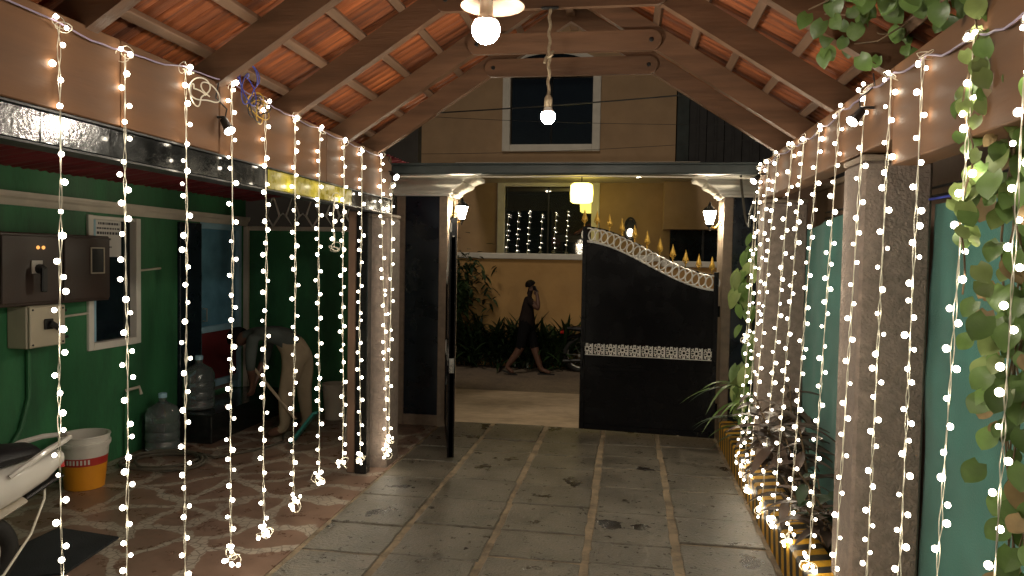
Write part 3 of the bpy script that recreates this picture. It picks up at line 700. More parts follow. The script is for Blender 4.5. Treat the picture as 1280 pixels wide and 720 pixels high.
def gate_leaf(name, label):
    t = thing(name, (0, 0, 0), label, 'gate leaf', 'leaves of the driveway gate')
    def bar(mb, u0, z0, u1, z1, r=0.018): mb.tube([(u0 * GW, 0, z0), (u1 * GW, 0, z1)], r, 4)
    # sheet panel following the curve
    n = 24; poly = [(0, 0.035), (GW, 0.035)] + [(GW * (1 - k / n), top_curve(1 - k / n)) for k in range(n + 1)]
    MB().prism(poly, 0.03, Matrix(((1, 0, 0, 0), (0, 0, 1, -0.015), (0, 1, 0, 0), (0, 0, 0, 1)))).build('sheet', 'gate_black', t, local=True)
    fr = MB(); fr.box(0, 0.045, -0.028, 0.028, 0.03, 1.56, b=0.004); fr.box(GW - 0.045, GW, -0.028, 0.028, 0.03, 1.97, b=0.004); fr.box(0.046, GW - 0.046, -0.026, 0.026, 0.03, 0.085, b=0.004)
    fr.box(0.046, GW - 0.046, -0.02, 0.02, 0.60, 0.64, b=0.003)
    fr.build('frame', 'gate_black', t, local=True)
    for dz, r, nm in ((0.005, 0.009, 'curved_rail'), (0.145, 0.010, 'curved_rail')):
        MB().tube([(GW * k / 24, 0, top_curve(k / 24) + dz) for k in range(25)], r, 6).build(nm, 'gate_black' if dz > 0.1 else 'silver_paint', t, local=True, smooth=True)
    nr = 20
    ring = MB(); rr = 0.062
    ring.tube([(rr * math.cos(2 * math.pi * k / 20), 0, rr * math.sin(2 * math.pi * k / 20)) for k in range(20)], 0.0075, 5, closed=True)
    rme = ring.mesh('ring', 'silver_paint', True)
    for k in range(nr):
        u = 0.045 + 0.91 * k / (nr - 1); o = link('ring', rme, t, local=True); o.location = (u * GW, -0.016 - 0.004 * (k % 2), top_curve(u) + 0.075)
    fin = MB()
    fin.lathe([(0.006, -0.01), (0.006, 0.03), (0.016, 0.036), (0.016, 0.042), (0.007, 0.05)], 8)
    fin.loft([[Vector((a * w_, b * w_ * 0.35, z)) for a, b in ((1, 0), (0, 1), (-1, 0), (0, -1))] for w_, z in ((0.005, 0.045), (0.014, 0.06), (0.030, 0.085), (0.024, 0.105), (0.012, 0.145), (0.001, 0.19))])
    for sx in (-1, 1): fin.tube([(0, 0, 0.05), (sx * 0.022, 0, 0.052), (sx * 0.033, 0, 0.068), (sx * 0.026, 0, 0.078)], 0.005, 5)
    fme = fin.mesh('finial', 'gold_paint', True)
    for k in range(11):
        u = 0.05 + 0.94 * k / 10; o = link('finial', fme, t, local=True); o.scale = (0.85, 0.85, 0.85); o.location = (u * GW, 0, top_curve(u) + 0.155)
    # rosette band
    cw = GW / 11 * 0.985; hh = 0.05; ro = MB()
    ro.tube([(0.019 * math.cos(2 * math.pi * k / 10), 0, 0.019 * math.sin(2 * math.pi * k / 10)) for k in range(10)], 0.0065, 4, closed=True)
    ro.box(-cw / 2, -cw / 2 + 0.011, -0.005, 0.005, -hh, hh)
    for sx in (-1, 1):
        for sz in (-1, 1):
            ro.tube([(sx * 0.014, 0, sz * 0.014), (sx * 0.030, 0, sz * 0.026), (sx * 0.044, 0, sz * 0.040)], 0.006, 4)
            ro.tube([(sx * 0.046, 0, sz * 0.012), (sx * 0.034, 0, sz * 0.030), (sx * 0.026, 0, sz * 0.046)], 0.005, 4)
            ro.tube([(sx * 0.001, 0, sz * 0.048), (sx * 0.010, 0, sz * 0.036), (sx * 0.006, 0, sz * 0.022)], 0.005, 4)
        ro.tube([(sx * 0.02, 0, 0), (sx * 0.05, 0, 0)], 0.005, 4)
    ro.box(-0.012, 0.012, -0.004, 0.004, 0.042, 0.052); ro.box(-0.012, 0.012, -0.004, 0.004, -0.052, -0.042)
    rome = ro.mesh('rosette', 'silver_paint')
    for k in range(11):
        o = link('rosette', rome, t, local=True); o.location = (0.012 + cw * (k + 0.5), -0.021, 0.805)
    MB().box(0.005, GW - 0.005, -0.023, -0.0155, 0.745, 0.752).build('band_edge', 'silver_paint', t, local=True)
    bl = MB(); bl.tube([(GW - 0.02, -0.038, 0.62), (GW - 0.02, -0.038, 1.0)], 0.007, 6); bl.box(GW - 0.035, GW - 0.005, -0.05, -0.03, 0.70, 0.82, b=0.004)
    bl.build('bolt_latch', 'gate_black', t, local=True)
    for z in (0.3, 1.2): MB().lathe([(0.014, -0.05), (0.014, 0.05)], 8, T((-0.004, 0, z))).build('hinge', 'gate_black', t, local=True)
    return t
gl = gate_leaf('gate_leaf', 'black gate leaf with white ring band and gold spearheads, swung shut')
gl.location = (0.825, 6.97, 0); gl.rotation_euler = (0, 0, math.atan2(0.125, -1.27)); gl.scale = (1, -1, 1)
g2 = copy_tree(gl); g2['label'] = 'black gate leaf swung open inwards, seen edge on by the pillar'
g2.location = (-1.715, 7.0, 0); g2.rotation_euler = (0, 0, math.atan2(-0.963, 0.262)); g2.scale = (1, 1, 1)
B(GW + 0.001, GW + 0.012, -0.02, 0.02, 0.72, 0.84, b=0.003).build('lock_plate', 'steel', g2, local=True)

# wall lanterns
def lantern(x, y, z, sx, label):
    t = thing('wall_lantern', (x, y, z), label, 'lantern', 'lanterns on the gate pillars')
    pr = [(0.026, -0.065), (0.055, 0.055)]
    MB().lathe([(0.028, -0.06), (0.058, 0.055)], 6, T((x, y, z))).build('glass', 'lantern_glass', t)
    MB().lathe([(0.066, 0.056), (0.068, 0.064), (0.05, 0.085), (0.02, 0.11), (0.012, 0.13), (0.003, 0.15)], 6, T((x, y, z))).build('cap', 'dark_metal', t)
    MB().lathe([(0.032, -0.061), (0.030, -0.075), (0.012, -0.09), (0.003, -0.125)], 6, T((x, y, z))).build('base', 'dark_metal', t)
    for k in range(6):
        q = 2 * math.pi * k / 6; MB().tube([(x + 0.030 * math.cos(q), y + 0.030 * math.sin(q), z - 0.06), (x + 0.061 * math.cos(q), y + 0.061 * math.sin(q), z + 0.056)], 0.0035, 4).build('rib', 'dark_metal', t)
    xw = x - sx * 0.105
    MB().tube([(x, y, z - 0.085), (x - sx * 0.05, y, z - 0.10), (x - sx * 0.085, y, z - 0.06), (xw, y, z - 0.02)], 0.008, 6).build('arm', 'gold_paint', t)
    B(min(xw, xw - sx * 0.012), max(xw, xw - sx * 0.012), y - 0.03, y + 0.03, z - 0.08, z + 0.05, b=0.003).build('back_plate', 'dark_metal', t)
lantern(-1.618, 7.10, 2.095, 1, 'lit wall lantern on the pillar beside the open gate leaf')
lantern(0.742, 7.10, 2.065, -1, 'lit wall lantern on the pillar above the closed gate leaf')

# ============================================================ RIGHT SIDE: kerb, bed, cloth, wall
k = MB(); k.box(0, 0.18, 0, 8.5, -0.1, 0.20, b=0.012)
kb = k.build('kerb', 'kerb_paint'); kb.location = (0.855, -1.55, 0); tag(kb, 'raised planter kerb painted in black and yellow hazard stripes', 'kerb')
bed = B(1.04, 1.72, -1.55, 6.98, -0.3, 0.13).build('planting_bed', 'earth'); tag(bed, 'dark soil of the narrow planting bed', kind='structure')
cw_ = thing('compound_wall', (1.8, 3, 0), 'brown compound wall behind the teal cloth screens', 'wall')
B(1.75, 1.9, -1.6, 7.4, -0.3, 2.32).build('wall', 'brown_wall', cw_)
B(1.38, 1.749, 7.22, 7.4, -0.3, 2.0).build('wall', 'brown_wall', cw_)
for z in (2.05, 2.10): MB().tube([(1.74, 3.5, z), (1.74, 7.0, z + 0.01)], 0.008, 5).build('cable_run', 'cable_black', cw_)
B(1.71, 1.93, -1.6, 7.4, 2.321, 2.37, b=0.01).build('coping', 'stone_trim', cw_)
def cloth(y0, y1, x, ztop, label, z0=0.10):
    nu, nv = 60, 30; rows = []
    for i in range(nu + 1):
        u = i / nu; y = y0 + (y1 - y0) * u; r = []
        for j in range(nv + 1):
            v = j / nv; zt = ztop(u); z = z0 + (zt - z0) * v
            dx = 0.018 * noise.noise((y * 2.2, z * 1.1, 3.1)) + 0.010 * math.sin(y * 9 + z * 1.3) * (0.3 + v) + 0.012 * noise.noise((y * 6, z * 4, 1))
            r.append(Vector((x + dx, y, z)))
        rows.append(r)
    m = MB(); m.loft(rows, caps=False, closed=False); m.loft([[p + Vector((0.004, 0, 0)) for p in r] for r in rows], caps=False, closed=False)
    c = m.build('cloth_screen', 'teal_cloth', smooth=True); tag(c, label, 'cloth screen', 'teal cloth screens behind the pillars')
    return c
cloth(3.665, 6.6, 1.285, lambda u: 2.03 - 0.20 * max(0, u - 0.30) - 0.06 * math.sin(u * 3), 'teal cloth screen hung between the pillars behind the dark-leaved plants')
cloth(-1.4, 3.40, 1.272, lambda u: 1.90 + 0.02 * math.sin(u * 7), 'teal cloth screen behind the trailing leafy vine')
tag(MB().tube([(1.25, -1.4, 1.92), (1.25, 1.0, 1.91), (1.25, 3.36, 1.93)], 0.006, 5).build('cloth_rope', 'cable_blue'), 'blue rope along the top of the teal cloth behind the vine', 'rope')

# ============================================================ NEIGHBOUR'S HOUSE across the street
nb = thing('boundary_wall', (-1, 13.7, -0.35), 'orange boundary wall with white coping across the street', 'wall')
B(-12, 0.55, 13.66, 13.86, -0.5, 1.645).build('wall', 'orange_wall', nb)
B(-12, 0.58, 13.60, 13.92, 1.646, 1.755, b=0.012).build('coping', 'white_paint', nb)
B(0.6, 12, 13.66, 13.86, -0.5, 1.55).build('wall', 'orange_wall', nb)
B(0.6, 12, 13.60, 13.92, 1.551, 1.66, b=0.012).build('coping', 'white_paint', nb)
nh = thing('neighbour_house', (-2, 16, -0.35), 'tan two-storey house across the street with white window frames', 'house')
FW = 16.0
H1 = (-2.68, -0.80, 0.9, 3.22); H2 = (-2.60, -0.82, 4.13, 5.60)
wm = MB(); wall_cells(wm, -9, 0.93, -0.4, 7.2, [H1, H2], lambda m, a, b, c, d: m.box(a, b, FW, FW + 0.25, c, d)); wm.build('wall', 'ochre_wall', nh)
for H, nm in ((H1, 0), (H2, 1)):
    w = B(H[0] + 0.01, H[1] - 0.01, FW + 0.10, FW + 0.12, H[2], H[3] - 0.01).build('window', 'pane_mirror', nh)
    f = MB(); f.box(H[0] - 0.17, H[0], FW - 0.05, FW + 0.14, H[2] - 0.15, H[3] + 0.13, b=0.01); f.box(H[1], H[1] + 0.17, FW - 0.05, FW + 0.14, H[2] - 0.15, H[3] + 0.13, b=0.01)
    f.box(H[0] + 0.001, H[1] - 0.001, FW - 0.048, FW + 0.142, H[2] - 0.15, H[2], b=0.01); f.box(H[0] + 0.001, H[1] - 0.001, FW - 0.048, FW + 0.142, H[3], H[3] + 0.13, b=0.01)
    f.build('frame', 'white_paint', w, local=True)
    c = MB(); xm = (H[0] + H[1]) / 2; c.box(xm - 0.02, xm + 0.02, FW + 0.09, FW + 0.125, H[2], H[3], b=0.004); c.build('mullion', 'dark_metal', w, local=True)
# arched hood over the upper window
xm = (H2[0] + H2[1]) / 2; poly = [(1.06 * math.cos(q), 0.42 * math.sin(q)) for q in [math.pi * k / 16 for k in range(17)]]
MB().prism(poly, 0.1, T((xm, FW + 0.002, 5.735)) @ rx(R(90))).build('arched_hood', 'white_paint', nh)
MB().prism([(a * 0.80, b * 0.72) for a, b in poly], 0.02, T((xm, FW - 0.10, 5.74)) @ rx(R(90))).build('hood_panel', 'pane_dark', nh)
# porch slab with soffit, panel, side window
B(-3.4, 1.3, 14.2, FW - 0.002, 3.30, 3.52, b=0.02).build('porch_slab', 'cream_paint', nh)
B(0.70, 2.9, FW - 0.42, FW - 0.003, 2.31, 3.298, b=0.01).build('wall_panel', 'ochre_wall', nh)
B(0.94, 5.0, FW + 0.02, FW + 0.25, -0.4, 3.4).build('wall', 'brown_wall', nh)
sw = B(0.85, 2.0, FW - 0.30, FW - 0.004, 1.2, 2.306).build('window', 'pane_dark', nh)
MB().box(1.50, 1.54, FW - 0.33, FW - 0.301, 1.2, 2.306).build('mullion', 'dark_metal', sw, local=True)
# dark ribbed sheet screen right of the upper floor
ds = thing('sheet_screen', (2.5, 16, 3.4), 'dark ribbed metal sheet screen beside the tan upper floor', 'screen')
B(0.95, 1.2, FW - 0.06, FW + 0.05, 3.42, 6.6, b=0.01).build('post', 'gutter_metal', ds)
for k_ in range(11):
    x = 1.21 + k_ * 0.36; m = MB(); m.box(x, x + 0.345, FW + 0.0, FW + 0.02, 3.42, 6.6); m.box(x + 0.14, x + 0.20, FW - 0.025, FW - 0.001, 3.43, 6.59, b=0.008); m.build('sheet', 'dark_sheet', ds)
# lamps of that house
t = thing('hanging_lamp', (-0.93, 14.6, 2.75), 'glowing yellow drum lamp hanging from the neighbour porch ceiling', 'lamp')
MB().lathe([(0.17, -0.20), (0.215, -0.17), (0.225, 0.0), (0.215, 0.15), (0.17, 0.185)], 20, T((-0.93, 14.6, 2.965))).build('shade', 'yellow_lamp', t, smooth=True)
MB().tube([(-0.93, 14.6, 3.15), (-0.93, 14.6, 3.30)], 0.012, 6).build('rod', 'dark_metal', t)
for x, lb in ((-1.92, 'recessed downlight in the porch ceiling over the reflecting window'), (0.17, 'recessed downlight in the porch ceiling right of the yellow lamp')):
    t = thing('downlight', (x, 14.55, 3.29), lb, 'downlight', 'porch ceiling downlights')
    MB().lathe([(0.085, 0.0), (0.09, -0.012), (0.065, -0.02), (0.06, 0.0)], 16, T((x, 14.55, 3.299)), caps=False).build('trim', 'white_paint', t)
    MB().lathe([(0.058, -0.012), (0.045, -0.03)], 14, T((x, 14.55, 3.297))).build('lens', 'downlight_face', t)
t = thing('bulkhead_lamp', (0.03, FW, 2.3), 'small oval bulkhead lamp on the tan wall', 'lamp')
sphere(MB(), (0.03, FW - 0.03, 2.25), 0.09, 12, 8, (0.75, 0.5, 1.0)).build('glass', 'bulkhead_glass', t, smooth=True)
MB().tube([(0.03 + 0.11 * math.cos(q), FW - 0.03, 2.33 + 0.235 * math.sin(q)) for q in [2 * math.pi * k / 20 for k in range(20)]], 0.022, 6, closed=True).build('ring', 'dark_metal', t, smooth=True)
B(-0.05, 0.11, FW - 0.02, FW - 0.001, 2.15, 2.52, b=0.004).build('back_plate', 'dark_metal', t)
# overhead wires across the street
for i, (a, b_) in enumerate((((-7, 11.5, 3.85), (6, 11.0, 4.55)), ((-7, 12.0, 4.3), (6, 12.2, 3.9)), ((-7, 12.3, 3.5), (6, 12.0, 4.0)))):
    pts = []
    for k_ in range(17):
        u = k_ / 16; p = Vector(a).lerp(Vector(b_), u); p.z -= 0.30 * 4 * u * (1 - u) * (0.6 + 0.2 * i); pts.append(p)
    tag(MB().tube(pts, 0.011 if i == 0 else 0.004, 5).build('overhead_wire', 'cable_black'), 'black overhead wire strung across the street before the tan house', 'wire', 'wires over the street')

# ============================================================ PENDANT LAMPS
def pendant(x, y, ztop, zb, shade, label):
    t = thing('pendant_lamp', (x, y, zb), label, 'pendant lamp', 'bulbs hanging from the collar beams')
    BR = 0.043 if shade else 0.037
    B(x - 0.045, x + 0.045, y - 0.012, y + 0.012, ztop - 0.012, ztop, b=0.003).build('ceiling_bracket', 'dark_metal', t)
    if shade:
        MB().tube([(x, y, ztop - 0.01), (x, y, zb + 0.10)], 0.014, 8).build('rod', 'dark_metal', t)
        MB().lathe([(0.020, 0.100), (0.04, 0.095), (0.08, 0.082), (0.095, 0.074), (0.098, 0.070), (0.093, 0.070), (0.078, 0.078), (0.04, 0.090), (0.02, 0.094)], 32, T((x + 0.02, y, zb)), caps=False).build('shade', 'shade_metal', t, smooth=True)
    else:
        pts = []
        for k in range(40):
            q = k * 0.9; pts.append((x + 0.0035 * math.cos(q), y + 0.0035 * math.sin(q), ztop - 0.01 - (ztop - zb - 0.10) * k / 39))
        MB().tube(pts, 0.0085, 8).build('rope', 'rope', t, smooth=True)
        zk = zb + 0.30
        MB().tube([(x - 0.01, y, zk), (x + 0.014, y - 0.012, zk + 0.012), (x + 0.02, y, zk + 0.03), (x - 0.006, y + 0.012, zk + 0.02), (x - 0.016, y - 0.006, zk + 0.0), (x - 0.022, y - 0.014, zk - 0.03)], 0.008, 6).build('knot', 'rope', t, smooth=True)
    MB().lathe([(0.012, 0.11), (0.02, 0.095), (0.021, 0.05), (0.017, 0.04)], 14, T((x, y, zb))).build('socket', 'enamel' if shade else 'rope', t, smooth=True)
    MB().lathe([(0.0155, 0.056), (0.018, 0.048), (BR * 0.84, 0.60 * BR), (BR * 0.80, 0.57 * BR)], 20, T((x, y, zb))).build('bulb_housing', 'white_plastic', t, smooth=True)
    prof = [(BR * math.cos(R(a)), BR * math.sin(R(a))) for a in (35, 20, 10, 0, -10, -25, -40, -55, -70, -85)]
    MB().lathe(prof, 20, T((x, y, zb))).build('bulb', 'pendant_bulb', t, smooth=True)
pendant(-0.447, 2.255, 2.945, 2.35, True, 'lit white bulb under a shallow round metal shade')
pendant(-0.425, 3.825, 2.945, 2.385, False, 'lit bulb hanging on a knotted rope')
# ============================================================ SMALL SPOTLIGHTS
def spot(x, y, z, d, label):
    t = thing('spotlight', (x, y, z), label, 'spotlight', 'small spotlights clipped to the beams')
    d = Vector(d).normalized(); q = Vector((0, 0, 1)).rotation_difference(d).to_matrix().to_4x4(); M = T((x, y, z)) @ q
    MB().lathe([(0.012, -0.055), (0.017, -0.05), (0.019, -0.01), (0.026, 0.012), (0.028, 0.018), (0.026, 0.018)], 14, M).build('housing', 'dark_metal', t, smooth=True)
    MB().lathe([(0.0245, 0.0185), (0.018, 0.024)], 14, M).build('lens', 'spot_face', t)
    back = Vector((x, y, z)) - d * 0.04; wx = XA + 0.002 if x < 0 else XB - 0.002
    MB().tube([back, back + Vector((0, 0, 0.02)), (wx, back.y, back.z + 0.02)], 0.006, 6).build('bracket', 'dark_metal', t)
    MB().tube([back, back + Vector((0, 0.02, 0.06)), (wx + (0.01 if x < 0 else -0.01), back.y - 0.03, back.z + 0.10), (wx + (0.008 if x < 0 else -0.008), back.y, 2.43)], 0.0035, 5).build('cable', 'cable_black', t)
spot(-1.79, 3.11, 2.215, (0.6, -0.25, -0.8), 'small black spotlight on the brown beam below the tangled wires')
spot(-1.79, 5.52, 2.27, (0.8, -0.5, -0.5), 'small spotlight on the beam end above the lit rough pillar')
spot(0.90, 3.22, 2.245, (-0.7, -0.35, -0.75), 'black spotlight above the broad rough pillar')
spot(0.90, 5.62, 2.255, (-0.6, -0.5, -0.6), 'small spotlight on the beam end next to the hanging grey cable')

# ============================================================ FAIRY-LIGHT STRANDS
bm_ = MB(); sphere(bm_, (0, 0, 0), 0.0093, 10, 7)
bulb_me = bm_.mesh('bulb', 'string_bulb', smooth=True)
def strand(top, bot, seed, label, group, sp=0.069, bs=1.0, cluster=7, topn=2, drift=0.035):
    rg = random.Random(seed)
    top = Vector(top); bot = Vector(bot); L = (top - bot).length
    t = thing('light_strand', (top.x, top.y, bot.z), label, 'string lights', group)
    ph = rg.uniform(0, 6); a1 = rg.uniform(0.3, 1) * drift
    def axis(u): return top.lerp(bot, u) + Vector((0.3, 1, 0)) * a1 * math.sin(u * math.pi * rg_f + ph) * u * (1.15 - u)
    rg_f = rg.uniform(1.0, 2.4)
    n = max(10, int(L / 0.033))
    w = MB()
    for s in (0, math.pi):
        pts = []
        for i in range(n + 1):
            u = i / n; p = axis(u); q = s + u * L * 30 + 1.5 * math.sin(u * 9 + ph); r_ = 0.0030 + 0.0020 * math.sin(u * 23 + ph)
            pts.append(p + Vector((math.cos(q) * r_, math.sin(q) * r_, 0)))
        w.tube(pts, 0.0016, 4)
    # loops at the top knot and at the foot
    for c, rr, nn in ((top + Vector((0, 0.0, 0.0)), 0.024, 2), (bot, 0.03, 3)):
        for j in range(nn):
            e = Vector((rg.uniform(-1, 1), rg.uniform(-1, 1), rg.uniform(-.6, .6))).normalized(); f = e.cross(Vector((rg.uniform(-1, 1), rg.uniform(-1, 1), rg.uniform(-1, 1)))).normalized()
            o_ = c + e * rr * 0.8; o_.x = c.x + (o_.x - c.x) * 0.5
            w.tube([o_ + (e * math.cos(q) + f * math.sin(q)) * rr * rg.uniform(0.9, 1.1) for q in [2 * math.pi * k / 12 for k in range(12)]], 0.0016, 4, closed=True)
    w.build('wire', 'wire_white', t)
    pos = []; d = rg.uniform(0.03, 0.08); side = rg.choice((-1, 1))
    while d < L - 0.03:
        p = axis(d / L); a = rg.uniform(-0.9, 0.9); o_ = rg.uniform(0.010, 0.019) * side
        pos.append(p + Vector((o_ * math.cos(a), o_ * math.sin(a), rg.uniform(-.006, .006)))); side = -side if rg.random() < 0.8 else side
        d += sp * rg.uniform(0.62, 1.38)
    for j in range(cluster): pos.append(bot + Vector((rg.uniform(-.028, .028), rg.uniform(-.028, .028), rg.uniform(-.035, .055))))
    for j in range(topn): pos.append(top + Vector((rg.uniform(-.0, .02) * (1 if top.x < 0 else -1), rg.uniform(-.03, .03), rg.uniform(-.02, .025))))
    for p in pos:
        o = link('bulb', bulb_me, t); o.location = p; s_ = rg.uniform(0.7, 1.18) * bs; o.scale = (s_, s_, s_ * 1.05)
LL = 'warm white bulb strand hanging from the brown beam before the green porch'; LG = 'bulb strands along the porch side beam'
left = [(2.15, 2.375, 0.20), (2.468, 2.37, 0.20), (2.839, 2.41, 0.20), (3.201, 2.435, 0.215), (3.523, 2.415, 0.21), (3.86, 2.40, 0.255), (4.192, 2.395, 0.30), (4.569, 2.39, 0.30), (4.888, 2.385, 0.24)]
LLs = ['bulb strand hanging in front of the meter cabinet and paint bucket', 'bulb strand hanging in front of the window with the paper notice', 'bulb strand hanging in front of the water bottle on the black step', 'bulb strand hanging in front of the blue framed door', 'bulb strand hanging between the blue door and the bent person', 'bulb strand hanging in front of the bent person', 'bulb strand hanging in front of the plain green end wall below the lattice', 'bulb strand hanging in front of the plain off-white bucket', 'bulb strand hanging in front of the glossy black post']
for i, (y, zt, zb) in enumerate(left): strand((-1.825, y, zt), (-1.815, y - 0.01, zb), 100 + i, LLs[i], LG)
strand((-1.825, 5.289, 2.39), (-1.805, 5.44, 0.13), 120, 'bulb strand hanging down the corner of the rough pillar by the black post', LG, sp=0.07)
strand((-1.795, 5.46, 2.20), (-1.80, 5.48, 0.22), 121, 'second bulb strand close against the rough pillar by the black post', LG, sp=0.10, cluster=4)
strand((-1.835, 4.44, 2.02), (-1.835, 4.44, 1.70), 122, 'very short bulb strand below the painted yellow reflection', LG, sp=0.045, cluster=0, topn=0)
RL = 'warm white bulb strand hanging along the planter from the beam by the pillars'; RG = 'bulb strands along the planter side beam'
right = [(5.72, 2.36, 0.87, 0.13), (5.42, 2.36, 0.865, 0.14), (5.10, 2.36, 0.845, 0.12), (4.66, 2.35, 0.855, 0.10), (4.36, 2.34, 0.85, 0.17), (4.02, 2.345, 0.86, 0.21), (3.66, 2.36, 0.88, 0.22), (3.28, 2.37, 0.89, 0.20)]
for i, (y, zt, xb, zb) in enumerate(right): strand((0.955, y, zt), (xb, y - 0.03 + 0.10 * (i < 4), zb), 200 + i, {5: 'bulb strand hanging before the teal cloth and the low shrub', 6: 'bulb strand hanging close beside the broad rough pillar corner', 7: 'bulb strand hanging at the lit inner face of the broad rough pillar'}.get(i, RL), RG, sp=0.071, drift=0.05)
strand((0.955, 5.86, 2.30), (0.925, 5.98, 1.05), 210, 'short bulb strand among the pale climber leaves', RG, sp=0.11, cluster=2)
strand((0.955, 2.975, 2.36), (0.93, 2.97, 0.24), 220, 'bulb strand hanging in front of the broad rough pillar', RG)
strand((0.955, 2.67, 2.345), (0.93, 2.64, 0.24), 221, 'bulb strand beside the pillar in front of the teal cloth edge', RG)
strand((0.955, 2.30, 2.30), (0.90, 2.29, 0.25), 222, 'bulb strand threaded through the trailing vine', RG, drift=0.05)
strand((0.965, 2.03, 2.26), (0.93, 2.02, 0.25), 223, 'bulb strand beyond the trailing vine against the teal cloth', RG)
for i, x in enumerate((-2.60, -2.38, -2.14, -1.86, -1.56, -1.30)):  # strands added before the glass to imitate lights reflected in it
    strand((x, FW - 0.02, 2.62 + 0.03 * (i % 3)), (x - 0.03, FW - 0.02, 1.80), 300 + i, 'added tiny light strand imitating a reflection in the dark lower window of the tan house', 'added strands imitating reflections in the window across the street', sp=0.12, bs=0.5, cluster=0, topn=1)
# supply cables along the beams
def cable_line(pts, r, m, name, label, cat, sag=0.012, sd=1):
    rg = random.Random(sd); out = []
    for a, b_ in zip(pts[:-1], pts[1:]):
        a = Vector(a); b_ = Vector(b_)
        for k in range(6):
            u = k / 6; p = a.lerp(b_, u); p.z -= sag * 4 * u * (1 - u) * rg.uniform(0.6, 1.3); out.append(p)
    out.append(Vector(pts[-1])); return tag(MB().tube(out, r, 5).build(name, m, smooth=True), label, cat)
cable_line([(-1.835, -1.0, 2.44), (-1.835, 0.6, 2.44)] + [(-1.832, y, zt + 0.012) for y, zt, _ in left] + [(-1.832, 5.4, 2.40)], 0.0032, 'cable_purple', 'supply_cable', 'purple-white cable running along the porch beam top', 'cable')
cable_line([(0.965, -1.0, 2.30), (0.965, 1.2, 2.30), (0.965, 2.0, 2.29), (0.965, 2.30, 2.31), (0.965, 2.67, 2.352), (0.965, 2.975, 2.37), (0.965, 3.28, 2.38), (0.965, 3.66, 2.37), (0.965, 4.02, 2.355), (0.965, 4.36, 2.35), (0.965, 4.66, 2.36), (0.965, 5.1, 2.37), (0.965, 5.9, 2.37)], 0.004, 'cable_purple', 'supply_cable', 'dull cable looping along the planter side beam', 'cable', 0.02)
cable_line([(0.955, 5.75, 2.30), (0.95, 6.1, 2.05), (0.98, 6.35, 1.95), (0.98, 6.62, 2.10), (0.97, 6.85, 2.47)], 0.011, 'hose', 'hanging_cable', 'grey cable drooping in a loop before the right gate pillar panel', 'cable', 0.03)
# tangle of wires on the porch beam
rg = random.Random(44)
for i, (mname, lab) in enumerate((('cable_yellow', 'tangled yellow wire loops on the porch beam'), ('cable_blue', 'blue wire tied round the rafter foot'), ('cable_black', 'tangled black wire loops on the porch beam'), ('wire_white', 'loose white wire loop on the porch beam'))):
    pts = []; c = Vector((-1.80, 3.40, 2.36)) if i != 3 else Vector((-1.815, 2.95, 2.33))
    if i == 1: c = Vector((-1.78, 3.27, 2.45))
    for k in [j * 0.25 for j in range(104)]:
        q = k * 0.62; rr = 0.05 + 0.028 * math.sin(k * 0.8 + i)
        pts.append(c + Vector((0.02 * math.sin(k * 0.9 + i), rr * math.cos(q) * 1.3 + 0.004 * k - 0.05, rr * math.sin(q) * (0.9 if i != 1 else 1.4))))
    tag(MB().tube(pts, 0.003, 5).build('loose_wire', mname, smooth=True), lab, 'wire')

# ============================================================ PEOPLE
def figure(J, bones, mats, name, parent):
    names = list(J); idx = {n: i for i, n in enumerate(names)}
    me = bpy.data.meshes.new(name); me.from_pydata([J[n][:3] for n in names], [(idx[a], idx[b]) for a, b, _ in bones], [])
    o = bpy.data.objects.new(name, me); COL.objects.link(o)
    sk = o.modifiers.new('skin', 'SKIN'); sk.use_smooth_shade = True; sk.branch_smoothing = 0.6
    for n in names:
        r = J[n][3]; d = me.skin_vertices[0].data[idx[n]]; d.radius = (r if len(J[n]) < 5 else J[n][3], r if len(J[n]) < 5 else J[n][4]); d.use_root = (n == 'pelvis')
    ss = o.modifiers.new('sub', 'SUBSURF'); ss.levels = 2; ss.render_levels = 2
    dg = bpy.context.evaluated_depsgraph_get(); nm = bpy.data.meshes.new_from_object(o.evaluated_get(dg))
    bpy.data.objects.remove(o); nm.name = name
    nm.materials.clear()
    for m in mats: nm.materials.append(MATS[m])
    segs = [(Vector(J[a][:3]), Vector(J[b][:3]), (J[a][3] + J[b][3]) / 2, mi) for a, b, mi in bones]
    for p in nm.polygons:
        best = 1e9
        for a, b, r, mi in segs:
            ab = b - a; u = max(0, min(1, (p.center - a).dot(ab) / max(1e-9, ab.length_squared))); d = (p.center - a - ab * u).length - r
            if d < best: best = d; p.material_index = mi if not callable(mi) else mi(p.center)
        p.use_smooth = True
    return link(name, nm, parent, local=True)
